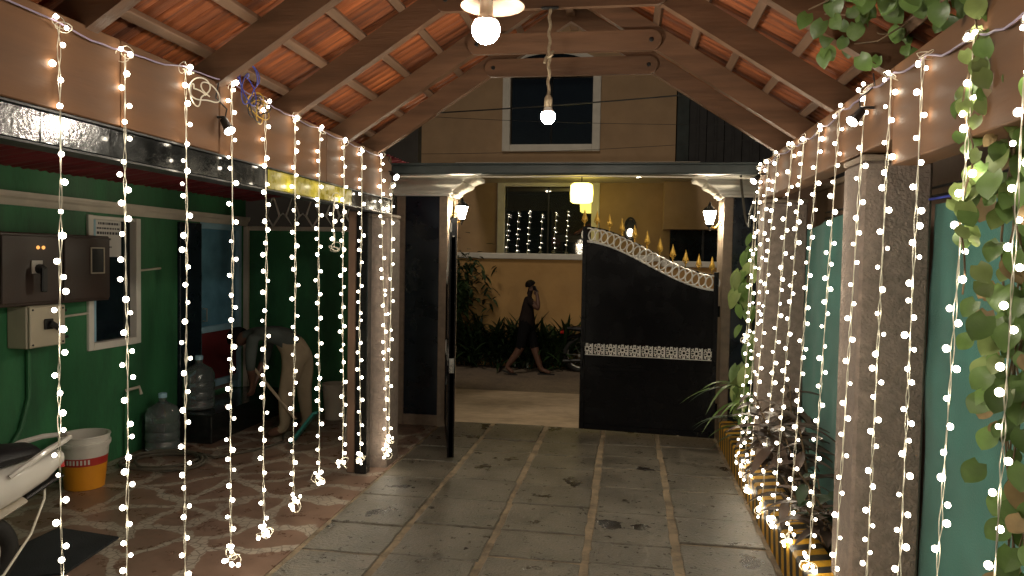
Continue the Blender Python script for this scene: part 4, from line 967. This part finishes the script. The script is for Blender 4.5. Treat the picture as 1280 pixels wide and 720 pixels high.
def hand(J, bones, pre, wrist, dirv, up, k=1.0, mi=0):
    w = Vector(wrist); d = Vector(dirv).normalized(); s = d.cross(Vector(up)).normalized(); u = s.cross(d)
    J[pre + 'palm'] = (*(w + d * 0.055 * k), 0.026 * k); bones.append((pre + 'wrist', pre + 'palm', mi))
    for j, (off, ln) in enumerate(((-0.03, 0.06), (-0.01, 0.07), (0.01, 0.066), (0.03, 0.052))):
        a = w + d * 0.085 * k + s * off * k; b = a + (d * 0.8 + u * 0.3) * ln * 0.6 * k; c = b + (d * 0.4 + u * 0.8) * ln * 0.5 * k
        J[f'{pre}f{j}a'] = (*a, 0.010 * k); J[f'{pre}f{j}b'] = (*b, 0.009 * k); J[f'{pre}f{j}c'] = (*c, 0.008 * k)
        bones += [(pre + 'palm', f'{pre}f{j}a', mi), (f'{pre}f{j}a', f'{pre}f{j}b', mi), (f'{pre}f{j}b', f'{pre}f{j}c', mi)]
    a = w + d * 0.05 * k + s * 0.038 * k + u * 0.012 * k; b = a + d * 0.04 * k + u * 0.02 * k
    J[pre + 'ta'] = (*a, 0.011 * k); J[pre + 'tb'] = (*b, 0.009 * k); bones += [(pre + 'palm', pre + 'ta', mi), (pre + 'ta', pre + 'tb', mi)]
def hair_cap(parent, c, r, fwd, up, seed):
    f = Vector(fwd).normalized(); u = Vector(up).normalized(); s = u.cross(f); m = MB(); n, mm = 20, 9; rows = []
    for i in range(mm):
        th = math.pi * 0.60 * i / (mm - 1); ring = []
        for k in range(n):
            ph = 2 * math.pi * k / n; fr = max(0, math.cos(ph))
            t2 = th * (1 - 0.38 * fr) ; q = f * math.sin(t2) * math.cos(ph) * 1.12 + s * math.sin(t2) * math.sin(ph) * 0.92 + u * math.cos(t2) * 1.12
            ring.append(Vector(c) + q * r * (1 + 0.07 * noise.noise(q * 5 + Vector((seed, 0, 0)))))
        rows.append(ring)
    m.loft(rows, caps=False)
    m.build('hair', 'hair', parent, smooth=True, local=True)
# --- walker in the street
t = thing('person', (-1.70, 12.62, -0.35), 'person in dark shirt and black shorts walking along the street, phone at the ear', 'person')
J = dict(pelvis=(0, 0, .90, .16, .15), waist=(0.0, 0, 1.03, .15, .14), chest=(.02, 0, 1.24, .175, .155), neckb=(.03, 0, 1.385, .075), neck=(.05, 0, 1.43, .055), head=(.075, 0, 1.52, .092), crown=(.062, 0, 1.585, .07), jaw=(.12, 0, 1.475, .042),
         hipl=(0.03, .085, .82, .125), kneel=(.13, .085, .46, .075), anklel=(.25, .085, .09, .045), toel=(.42, .085, .03, .03),
         hipr=(-0.03, -.085, .82, .125), kneer=(-.10, -.085, .45, .075), ankler=(-.33, -.085, .13, .045), toer=(-.20, -.085, .03, .03),
         shl=(.02, .17, 1.33, .058), ell=(-.06, .21, 1.08, .042), lwrist=(.02, .21, .87, .028),
         shr=(.03, -.17, 1.33, .075), elr=(.22, -.20, 1.15, .052), rwrist=(.19, -.11, 1.36, .036))
sh = lambda c: 1
Bn = [('pelvis', 'waist', 1), ('waist', 'chest', 1), ('chest', 'neckb', 1), ('neckb', 'neck', 0), ('neck', 'head', 0), ('head', 'crown', 0), ('head', 'jaw', 0),
      ('pelvis', 'hipl', 2), ('hipl', 'kneel', lambda c: 2 if c.z > 0.47 else 0), ('kneel', 'anklel', 0), ('anklel', 'toel', 0), ('pelvis', 'hipr', 2), ('hipr', 'kneer', lambda c: 2 if c.z > 0.47 else 0), ('kneer', 'ankler', 0), ('ankler', 'toer', 0),
      ('chest', 'shl', 1), ('shl', 'ell', lambda c: 1 if c.z > 1.14 else 0), ('ell', 'lwrist', 0), ('chest', 'shr', 1), ('shr', 'elr', lambda c: 1 if c.x < 0.13 else 0), ('elr', 'rwrist', 0)]
hand(J, Bn, 'l', J['lwrist'][:3], (0.1, 0, -1), (1, 0, 0)); hand(J, Bn, 'r', J['rwrist'][:3], (-0.25, 0.2, 1), (-0.6, 1, 0))
figure(J, Bn, ['skin', 'shirt_dark', 'shorts_black'], 'body', t)
hair_cap(t, (.055, 0, 1.55), .086, (1, 0, 0.1), (-0.15, 0, 1), 2.0)
MB().box(-0.008, 0.008, -0.034, 0.034, -0.07, 0.07, b=0.004, M=T((0.145, -0.085, 1.475)) @ ry(R(-20)) @ rz(R(60))).build('phone', 'black_plastic', t, local=True)
for xx, yy, zz, rr in ((0.335, .085, -0.0, 0), (-0.265, -.085, 0.02, 0.28)):
    MB().prism([(-.14, -.035), (-.05, -.045), (.10, -.05), (.15, -.03), (.155, .02), (.10, .05), (-.05, .04), (-.14, .035)], 0.018, T((xx, yy, zz)) @ ry(rr)).build('sandal', 'black_rubber', t, local=True)
# --- person stooping over the porch floor
t = thing('person', (-3.10, 6.30, 0), 'person in grey shirt and beige trousers bent over, mopping the porch floor', 'person', rz=math.pi)
J = dict(pelvis=(-.20, 0, .80, .13, .125), waist=(-.06, 0, .92, .12, .12), chest=(.13, 0, .97, .15, .125), neckb=(.28, 0, .94, .066), neck=(.31, 0, .92, .05), head=(.40, 0, .87, .08), crown=(.455, 0, .875, .064), jaw=(.40, 0, .80, .036),
         hipl=(-.19, .09, .76, .105), kneel=(-.10, .11, .42, .072), anklel=(-.09, .11, .09, .048), toel=(.07, .12, .035, .038),
         hipr=(-.20, -.09, .76, .105), kneer=(-.16, -.13, .42, .072), ankler=(-.20, -.13, .09, .048), toer=(-.05, -.15, .035, .038),
         shl=(.19, .17, .93, .064), ell=(.20, .19, .66, .045), lwrist=(.24, .08, .50, .030), shr=(.19, -.17, .93, .064), elr=(.26, -.20, .66, .045), rwrist=(.30, -.08, .46, .030))
Bn = [('pelvis', 'waist', lambda c: 1 if c.x > -0.17 else 2), ('waist', 'chest', 1), ('chest', 'neckb', 1), ('neckb', 'neck', 0), ('neck', 'head', 0), ('head', 'crown', 0), ('head', 'jaw', 0),
      ('pelvis', 'hipl', 2), ('hipl', 'kneel', 2), ('kneel', 'anklel', 2), ('anklel', 'toel', 0), ('pelvis', 'hipr', 2), ('hipr', 'kneer', 2), ('kneer', 'ankler', 2), ('ankler', 'toer', 0),
      ('chest', 'shl', 1), ('shl', 'ell', 1), ('ell', 'lwrist', 0), ('chest', 'shr', 1), ('shr', 'elr', 1), ('elr', 'rwrist', 0)]
hand(J, Bn, 'l', J['lwrist'][:3], (0.2, -0.3, -1), (1, 0, 0)); hand(J, Bn, 'r', J['rwrist'][:3], (0.1, 0.3, -1), (1, 0, 0))
figure(J, Bn, ['skin', 'shirt_grey', 'trousers_beige'], 'body', t)
hair_cap(t, (.425, 0, .885), .09, (0.35, 0, -1), (1, 0, 0.25), 5.0)
t = thing('mop', (-3.0, 6.05, 0), 'wooden mop stick with a teal scoop head by the bent person', 'mop')
MB().tube([(-3.36, 6.22, 0.66), (-2.86, 6.10, 0.20)], 0.013, 8).build('stick', 'wood_stick', t)
m = MB(); m.box(-0.17, 0.17, -0.05, 0.05, -0.012, 0.012, b=0.005, M=T((-2.78, 6.08, 0.14)) @ ry(R(-52))); m.build('scoop', 'teal_plastic', t)

# ============================================================ SCOOTER
t = thing('scooter', (-3.0, 2.98, 0), 'white scooter with black seat parked on the tiled porch', 'scooter', rz=R(180 + 70)); t.scale = (0.93, 0.93, 0.93)
def sect(x, zc, hh, hw, n=16, e=2.6):
    r = []
    for k in range(n):
        q = 2 * math.pi * k / n; c, s = math.cos(q), math.sin(q)
        r.append(Vector((x, math.copysign(abs(c) ** (2 / e), c) * hw, zc + math.copysign(abs(s) ** (2 / e), s) * hh)))
    return r
MB().loft([sect(*a) for a in ((-.44, .655, .012, .03), (-.42, .645, .04, .07), (-.32, .615, .075, .115), (-.16, .575, .105, .145), (.04, .535, .13, .16), (.24, .49, .14, .165), (.42, .45, .13, .155), (.50, .43, .09, .13), (.52, .42, .03, .09))]).build('body_panel', 'scooter_white', t, smooth=True, local=True)
MB().loft([sect(*a) for a in ((-.20, .475, .018, .125), (.02, .405, .022, .158), (.25, .345, .024, .163), (.46, .305, .02, .15))]).build('side_trim', 'cream_paint', t, smooth=True, local=True)
MB().loft([sect(x, zc, hh, hw, 14, 2.4) for x, zc, hh, hw in ((-.30, .705, .015, .08), (-.27, .715, .035, .11), (-.10, .715, .052, .135), (.10, .695, .055, .14), (.30, .665, .055, .13), (.44, .63, .05, .10), (.49, .61, .02, .06))]).build('seat', 'seat_vinyl', t, smooth=True, local=True)
for s_ in (-1, 1):
    MB().tube([(-.10, s_ * .15, .63), (-.18, s_ * .155, .675), (-.30, s_ * .135, .725), (-.40, s_ * .10, .745), (-.46, s_ * .05, .75)], [.012, .017, .017, .015, .013], 8).build('grab_rail', 'scooter_white', t, smooth=True, local=True)
MB().tube([(-.46, .05, .75), (-.475, 0, .75), (-.46, -.05, .75)], .013, 8).build('grab_rail', 'scooter_white', t, smooth=True, local=True)
MB().loft([[Vector((x, y, z)) for y, z in ((-.04, a), (.04, a), (.03, a + .03), (-.03, a + .03))] for x, a in ((-.44, .59), (-.41, .585))]).build('tail_light', 'tail_red', t, local=True)
m = MB(); pts = []
MB().loft([sect(*a) for a in ((-.43, .54, .012, .05), (-.36, .53, .02, .07), (-.22, .475, .02, .085))]).build('rear_mudguard', 'black_plastic', t, smooth=True, local=True)
def wheel(x, z, r, name_parent):
    w = MB(); tr = 0.048
    w.tube([(x + (r - tr) * math.cos(q), 0, z + (r - tr) * math.sin(q)) for q in [2 * math.pi * k / 32 for k in range(32)]], tr, 10, closed=True)
    wh = w.build('wheel', 'black_rubber', name_parent, smooth=True, local=True)
    rm = MB(); rm.tube([(x + (r - 0.09) * math.cos(q), 0, z + (r - 0.09) * math.sin(q)) for q in [2 * math.pi * k / 28 for k in range(28)]], 0.018, 6, closed=True)
    rm.lathe([(0.035, -.05), (0.045, -.03), (0.045, .03), (0.035, .05)], 16, T((x, 0, z)) @ rx(R(90)))
    for k in range(5):
        q = 2 * math.pi * k / 5 + .4; rm.tube([(x + .04 * math.cos(q), 0, z + .04 * math.sin(q)), (x + (r - .09) * math.cos(q + .18), 0, z + (r - .09) * math.sin(q + .18))], [.022, .016], 6)
    rm.build('rim', 'cream_paint', wh, smooth=True, local=True)
wheel(0, .215, .215, t)
wheel(1.22, .215, .215, t)
MB().loft([sect(*a) for a in ((-.07, .22, .07, .03), (.10, .24, .09, .045), (.32, .25, .08, .05), (.40, .25, .04, .03))]).build('engine_cover', 'steel', t, smooth=True, local=True).location = (0, .085, 0)
MB().loft([sect(*a) for a in ((.48, .27, .05, .15), (.75, .25, .05, .16), (.93, .27, .05, .15))]).build('footboard', 'black_plastic', t, smooth=True, local=True)
MB().loft([[Vector((x + dx, y * hw, z)) for y, dx in ((-1, 0), (-.6, .07), (0, .10), (.6, .07), (1, 0), (.6, .03), (0, .06), (-.6, .03))] for x, z, hw in ((.92, .27, .16), (.98, .45, .19), (.96, .7, .18), (.90, .88, .13), (.88, .93, .08))]).build('leg_shield', 'scooter_white', t, smooth=True, local=True)
MB().tube([(.88, -.34, .98), (.90, -.18, .96), (.90, 0, .95), (.90, .18, .96), (.88, .34, .98)], [.017, .017, .03, .017, .017], 8).build('handlebar', 'black_plastic', t, local=True)
sphere(MB(), (1.0, 0, .93), .075, 14, 8, (.7, 1.2, .9)).build('headlamp', 'steel', t, smooth=True, local=True)
MB().loft([sect(*a) for a in ((1.02, .42, .02, .05), (1.2, .45, .03, .07), (1.40, .38, .02, .06))]).build('front_mudguard', 'scooter_white', t, smooth=True, local=True)
MB().tube([(.95, 0, .85), (1.22, 0, .215)], .025, 8).build('fork', 'dark_metal', t, local=True)
m = MB()
for k in range(9):
    x = -.03 + k * .030; m.box(-.0085, .0085, -.002, .002, -.010, .010, M=T((-x + .02, .1635 - .004 * k + .001, .478 - 0.0085 * (8 - k) * 1.4 + .005)) @ ry(R(12)) @ Matrix.Shear('XZ', 4, (0.3, 0)) if False else T((.26 - .034 * k, .166 - .0016 * k, .425 + .0115 * k)) @ ry(R(20)))
m.build('lettering', 'ink', t, local=True)
tag(MB().tube([(-3.02, 3.42, 0.56), (-2.95, 3.36, 0.50), (-2.83, 3.22, 0.42), (-2.78, 3.08, 0.30), (-2.72, 2.86, 0.20), (-2.75, 2.62, 0.12), (-2.8, 2.3, 0.01)], 0.006, 6).build('charging_cable', 'wire_white', smooth=True), 'thin white cable hanging down across the scooter side', 'cable')

# ============================================================ MOTORCYCLE in the street
t = thing('motorcycle', (-0.80, 13.16, -0.35), 'dark motorcycle parked by the boundary wall behind the closed gate leaf', 'motorcycle')
for x in (0, 1.25):
    w = MB(); w.tube([(x + .27 * math.cos(q), 0, .31 + .27 * math.sin(q)) for q in [2 * math.pi * k / 32 for k in range(32)]], .042, 8, closed=True); wh = w.build('wheel', 'black_rubber', t, smooth=True, local=True)
    m = MB(); m.tube([(x + .228 * math.cos(q), 0, .31 + .228 * math.sin(q)) for q in [2 * math.pi * k / 28 for k in range(28)]], .012, 5, closed=True); m.lathe([(.04, -.04), (.04, .04)], 12, T((x, 0, .31)) @ rx(R(90)))
    for k in range(6): q = math.pi * k / 3; m.tube([(x, 0, .31), (x + .225 * math.cos(q), 0, .31 + .225 * math.sin(q))], .009, 5)
    m.build('rim', 'steel', wh, smooth=True, local=True)
MB().loft([sect(*a) for a in ((-.28, .78, .02, .06), (-.12, .78, .045, .10), (.15, .76, .05, .12), (.45, .75, .045, .10))]).build('seat', 'seat_vinyl', t, smooth=True, local=True)
MB().loft([sect(*a) for a in ((.42, .80, .05, .09), (.58, .85, .10, .13), (.80, .86, .10, .12), (.94, .82, .05, .07))]).build('tank', 'gate_black', t, smooth=True, local=True)
MB().loft([sect(*a) for a in ((.30, .42, .10, .10), (.50, .45, .16, .12), (.75, .42, .12, .10))]).build('engine', 'dark_metal', t, smooth=True, local=True)
MB().tube([(-.02, 0, .31), (.35, 0, .5), (.95, 0, .80), (1.02, 0, .9), (1.25, 0, .31)], .022, 6).build('frame', 'dark_metal', t, local=True)
MB().tube([(.92, -.34, 1.05), (.98, -.12, 1.0), (.98, .12, 1.0), (.92, .34, 1.05)], .014, 6).build('handlebar', 'steel', t, local=True)
sphere(MB(), (1.10, 0, .92), .09, 12, 8, (.6, 1, 1)).build('headlamp', 'steel', t, smooth=True, local=True)
MB().loft([sect(*a) for a in ((-.36, .70, .03, .05), (-.30, .71, .035, .06))]).build('tail_light', 'tail_red', t, smooth=True, local=True)
MB().tube([(-.3, -.09, .2), (.2, -.11, .24), (.5, -.1, .3)], [.035, .03, .02], 8).build('exhaust', 'dark_metal', t, local=True)
MB().tube([(-.30, 0, .56), (-.16, 0, .63), (0, 0, .655), (.16, 0, .63)], .03, 6).build('mudguard', 'gate_black', t, local=True)
MB().tube([(.35, .05, .3), (.25, .26, .0)], .012, 6).build('side_stand', 'dark_metal', t, local=True)

# ============================================================ PLANTS
def leaf_mesh(name, m, L=0.1, W_=0.09, heart=True, curl=0.25, n=7):
    mb = MB(); rows = []
    for i in range(n + 1):
        u = i / n
        if heart: w = W_ * 0.5 * (math.sin(math.pi * min(1, (u * 0.80 + 0.20))) ** 0.75) * (1.0 if u > 0 else 0.75)
        else: w = W_ * 0.5 * math.sin(math.pi * (0.04 + 0.96 * u)) ** 0.8
        if i == n: w = 0.0005
        z = -curl * L * u * u; back = -0.16 * L if (heart and i == 0) else 0
        rows.append([Vector((u * L + back, -w, z + 0.18 * w)), Vector((u * L + back * 0.2, 0, z - 0.02 * L)), Vector((u * L + back, w, z + 0.18 * w))])
    mb.loft(rows, caps=False, closed=False)
    return mb.mesh(name, m, smooth=True)
LV = {('h', k): leaf_mesh('leaf', mn, 0.088, 0.088, True, c) for k, (mn, c) in enumerate((('leaf', 0.2), ('leaf', 0.4), ('leaf_pale', 0.3), ('leaf_dry', 0.5)))}
LC = [leaf_mesh('leaf', 'leaf_croton', 0.21, 0.062, False, c) for c in (0.25, 0.5)] + [leaf_mesh('leaf', 'leaf_deep', 0.2, 0.07, False, 0.35)]
LS = [leaf_mesh('leaf', 'leaf', 0.15, 0.085, True, c) for c in (0.2, 0.45)] + [leaf_mesh('leaf', 'leaf_pale', 0.17, 0.10, True, 0.4)]
def put_leaf(parent, me, p, d, upv, s, rg):
    d = Vector(d).normalized(); z = Vector(upv) - d * d.dot(Vector(upv))
    if z.length < 1e-3: z = Vector((0, 1, 0))
    z.normalize(); y = z.cross(d); M = Matrix((d, y, z)).transposed().to_4x4()
    o = link('leaf', me, parent); o.matrix_basis = T(p) @ M @ Matrix.Scale(s, 4)
# hanging vine over the right beam
rg = random.Random(9)
for YV, NL, VL in ((2.36, 290, 'trailing vine of round green leaves tapering to bare woody stems before the teal cloth'), (2.09, 290, 'second curtain of vine leaves beside the tapering vine')):
    vine = thing('trailing_vine', (1.1, YV, 0.3), VL, 'vine', 'vines hanging over the planter beam')
    stems = MB(); paths = []
    for k in range(9):
        x0 = 1.10 + rg.uniform(-.03, .09); y0 = YV - 0.03 + rg.uniform(-.22, .20); ztop = 2.20; zend = rg.uniform(0.45, 0.95) if k < 6 else rg.uniform(1.1, 1.5)
        pts = []; tx, ty = 1.11 + rg.uniform(-.03, .03), YV - 0.06 + rg.uniform(-.04, .04)
        for i in range(16):
            u = i / 15; z = ztop + (zend - ztop) * u; pull = min(1, u * 1.25)
            pts.append(Vector((x0 + (tx - x0) * pull + 0.015 * math.sin(u * 14 + k), y0 + (ty - y0) * pull + 0.02 * math.cos(u * 11 + k * 2), z)))
        stems.tube(pts, [0.0045 - 0.0025 * i / 15 for i in range(16)], 5); paths.append(pts)
    stems.build('stem', 'stem', vine, smooth=True)
    for k in range(NL):
        pts = paths[k % len(paths)]; u = rg.random() ** 1.35; i = min(14, int(u * 15)); p = pts[i].lerp(pts[i + 1], rg.random())
        a = rg.uniform(-0.2, math.pi * 1.25) + math.pi * 0.87; sp = 0.12 * (1 - 0.62 * u)
        d = Vector((math.cos(a), math.sin(a), 0)); p = p + d * rg.uniform(0.01, sp) * 1.2; p.x = max(0.99, min(1.20, p.x))
        dd = d * 0.5 + Vector((0, 0, -1)) * rg.uniform(0.5, 1.2); up = Vector((-0.55, -0.8, 0.35)) + Vector((rg.uniform(-.5, .5), rg.uniform(-.5, .5), rg.uniform(-.3, .3)))
        q = rg.random(); me = LV[('h', 3 if (q < 0.10 + 0.15 * u) else (2 if q < 0.3 else rg.choice((0, 1))))]
        put_leaf(vine, me, p, dd, up, rg.uniform(0.40, 0.88), rg)
# vine strand creeping up the fairy light and over the beam
vb = thing('creeper', (0.95, 2.3, 1.6), 'bright green creeper twining round a light strand over the beam edge', 'vine')
pts = [Vector((0.95 + 0.01 * math.sin(k), 2.30 + 0.02 * math.cos(k * 1.3), 2.42 - 0.85 * k / 14)) for k in range(15)]
MB().tube(pts, 0.003, 5).build('stem', 'stem', vb)
for k in range(34):
    i = rg.randrange(14); p = pts[i] + Vector((rg.uniform(-.02, .03), rg.uniform(-.06, .06), rg.uniform(-.03, .03)))
    put_leaf(vb, LV[('h', rg.choice((0, 2, 2)))], p, (rg.uniform(-.4, .4), rg.uniform(-.7, .7), -0.8), (-0.6, -0.8, 0.4 + rg.uniform(-.3, .3)), rg.uniform(0.4, 0.7), rg)
vt = thing('roof_vine', (1.0, 2.5, 2.4), 'leafy vine spilling under the roof tiles above the beam', 'vine')
st = MB()
for k in range(7):
    a = Vector((1.0 + 0.05 * k, 2.15 + 0.1 * k, 2.5)); b_ = Vector((0.70 + rg.uniform(-.1, .15), 2.55 + 0.12 * k + rg.uniform(-.1, .1), 2.60 + rg.uniform(-.06, .06)))
    pp = [a.lerp(b_, i / 7) + Vector((0, 0, 0.05 * math.sin(i * 1.1 + k))) for i in range(8)]; st.tube(pp, 0.003, 5)
    for j in range(16):
        p = pp[rg.randrange(1, 8)] + Vector((rg.uniform(-.05, .05), rg.uniform(-.07, .07), rg.uniform(-.08, .03)))
        put_leaf(vt, LV[('h', rg.choice((0, 1, 1)))], p, (rg.uniform(-.6, .6), rg.uniform(-.6, .6), -0.9), (-0.5 + rg.uniform(-.4, .4), -0.8, -0.1), rg.uniform(0.5, 0.82), rg)
st.build('stem', 'stem', vt)
# dark leaved shrubs in the bed
def shrub(x, y, zb, h, nst, label, nl=14, sc=1.0, me=None):
    t = thing('dark_shrub', (x, y, zb), label, 'shrub', 'dark leaved shrubs in the planting bed'); st = MB()
    for k in range(nst):
        a = rg.uniform(0, 6.28); tip = Vector((x + rg.uniform(-.34, .06) , y + math.sin(a) * 0.28 * sc, zb + h * rg.uniform(0.75, 1.05)))
        base = Vector((x + rg.uniform(-.02, .02), y + rg.uniform(-.03, .03), zb)); pp = [base.lerp(tip, i / 5) + Vector((0, 0, 0.04 * math.sin(i / 5 * 3.14))) for i in range(6)]
        st.tube(pp, [0.010 - 0.0012 * i for i in range(6)], 6)
        for j in range(nl):
            u = 0.45 + 0.55 * (j / nl); p = base.lerp(tip, u); b2 = j * 2.4 + rg.uniform(-.3, .3)
            d = Vector((math.cos(b2), math.sin(b2), rg.uniform(-.25, .55))); put_leaf(t, rg.choice(me or LC[:2] + LC[:1]), p, d, (0, 0, 1), rg.uniform(0.65, 1.1) * sc, rg)
    st.build('stem', 'stem', t, smooth=True)
shrub(1.10, 4.95, 0.12, 0.72, 5, 'tall purple-brown leaved shrub before the rough pillar', 15, 1.15)
shrub(1.10, 4.45, 0.12, 0.62, 4, 'purple-brown leaved shrub before the teal cloth', 14, 1.1)
shrub(1.06, 4.05, 0.12, 0.34, 5, 'low purple-brown shrub spilling over the striped kerb', 10, 0.85)
shrub(1.14, 3.95, 0.12, 0.50, 3, 'small green leaved shrub behind the low purple-brown one', 9, 0.9, [LC[2]])
# climber by the gate pillar
t = thing('climbing_plant', (1.0, 6.3, 0.12), 'climber with large pale green leaves up the pillar by the gate', 'climber'); st = MB()
pp = [Vector((0.99 + 0.03 * math.sin(k * .9), 6.28 + 0.05 * math.cos(k * .7), 0.12 + 1.75 * k / 16)) for k in range(17)]
st.tube(pp, 0.008, 6); st.build('stem', 'stem', t)
for k in range(62):
    i = rg.randrange(3, 17); p = pp[i] + Vector((rg.uniform(-.10, .06), rg.uniform(-.12, .05), rg.uniform(-.05, .05)))
    put_leaf(t, LS[2] if rg.random() < 0.4 else rg.choice(LS[:2]), p, (rg.uniform(-.7, .3), rg.uniform(-.6, .3), -0.9), (-0.5, -0.8, 0.35 + rg.uniform(-.4, .4)), rg.uniform(0.6, 1.05), rg)
# strappy plant by the kerb end
def strap_mesh(mb, p, d, L, w, rg, droop):
    d = Vector(d).normalized(); s = d.cross(Vector((0, 0, 1)))
    s = s.normalized() if s.length > 1e-3 else Vector((1, 0, 0)); rows = []
    for i in range(7):
        u = i / 6; c = Vector(p) + d * L * u + Vector((0, 0, -droop * L * u * u)); ww = w * math.sin(math.pi * (0.15 + 0.84 * u)); rows.append([c - s * ww, c + Vector((0, 0, -ww * 0.4)), c + s * ww])
    mb.loft(rows, caps=False, closed=False)
t = thing('strap_leaf_plant', (0.93, 6.25, 0.2), 'green strap-leaved plant arching over the end of the striped kerb', 'plant')
for k in range(26):
    m = MB(); a = rg.uniform(0, 6.28); strap_mesh(m, (0.97 + rg.uniform(-.05, .05), 6.2 + rg.uniform(-.15, .15), 0.15 + rg.random() * 0.5), (math.cos(a) - 0.4, math.sin(a) * 0.8 - .2, rg.uniform(0.3, 1.1)), rg.uniform(0.25, 0.5), 0.018, rg, rg.uniform(0.5, 1.1)); m.build('leaf', rg.choice(('leaf', 'leaf_deep')), t, smooth=True)
# hedge plants along the boundary wall across the street
hx = [-3.35, -3.0, -2.68, -2.35, -2.05, -1.75, -1.45, -1.15, -0.6, 0.0]
for i, x in enumerate(hx):
    t = thing('strap_leaf_plant', (x, 13.3, -0.35), 'dark strap-leaved plant in the row below the orange boundary wall', 'plant', 'plants in a row below the boundary wall'); m = MB()
    for k in range(90):
        a = rg.uniform(0, 6.28); e = rg.uniform(0.5, 2.4); zz = -0.35 + rg.random() * 0.55
        strap_mesh(m, (x + rg.uniform(-.12, .12), 13.3 + rg.uniform(-.12, .12), zz), (math.cos(a), math.sin(a), e), rg.uniform(0.5, 0.88), rg.uniform(0.022, 0.04), rg, rg.uniform(0.1, 0.7))
    tag(m.build('foliage', 'leaf_deep', t, smooth=True), kind='stuff')
# small tree beyond the left pillar
t = thing('small_tree', (-3.25, 13.1, -0.35), 'small dark leafy tree behind the open gate leaf', 'tree')
tr = MB(); tr.tube([(-3.28, 13.1, -0.4), (-3.3, 13.12, 0.3), (-3.24, 13.1, 0.9), (-3.2, 13.08, 1.5)], [.035, .03, .022, .01], 7)
for k in range(7): a = k * 0.9; tr.tube([(-3.26, 13.1, 0.6 + .1 * k), (-3.26 + .4 * math.cos(a), 13.1 + .3 * math.sin(a), 0.85 + .11 * k)], [.014, .005], 5)
tr.build('trunk', 'stem', t)
m = MB()
for k in range(1500):
    c = Vector((-3.08, 13.08, 1.15)); q = Vector((rg.gauss(0, .27), rg.gauss(0, .2), rg.gauss(0, .27)))
    if noise.noise(q * 4.0) < -0.12: continue
    a = rg.uniform(0, 6.28); strap_mesh(m, c + q, (math.cos(a), math.sin(a), rg.uniform(-.8, .5)), rg.uniform(.11, .2), .03, rg, .4)
m.build('crown', 'leaf_deep', t, smooth=True)
tag(t.children[-1], kind='stuff')
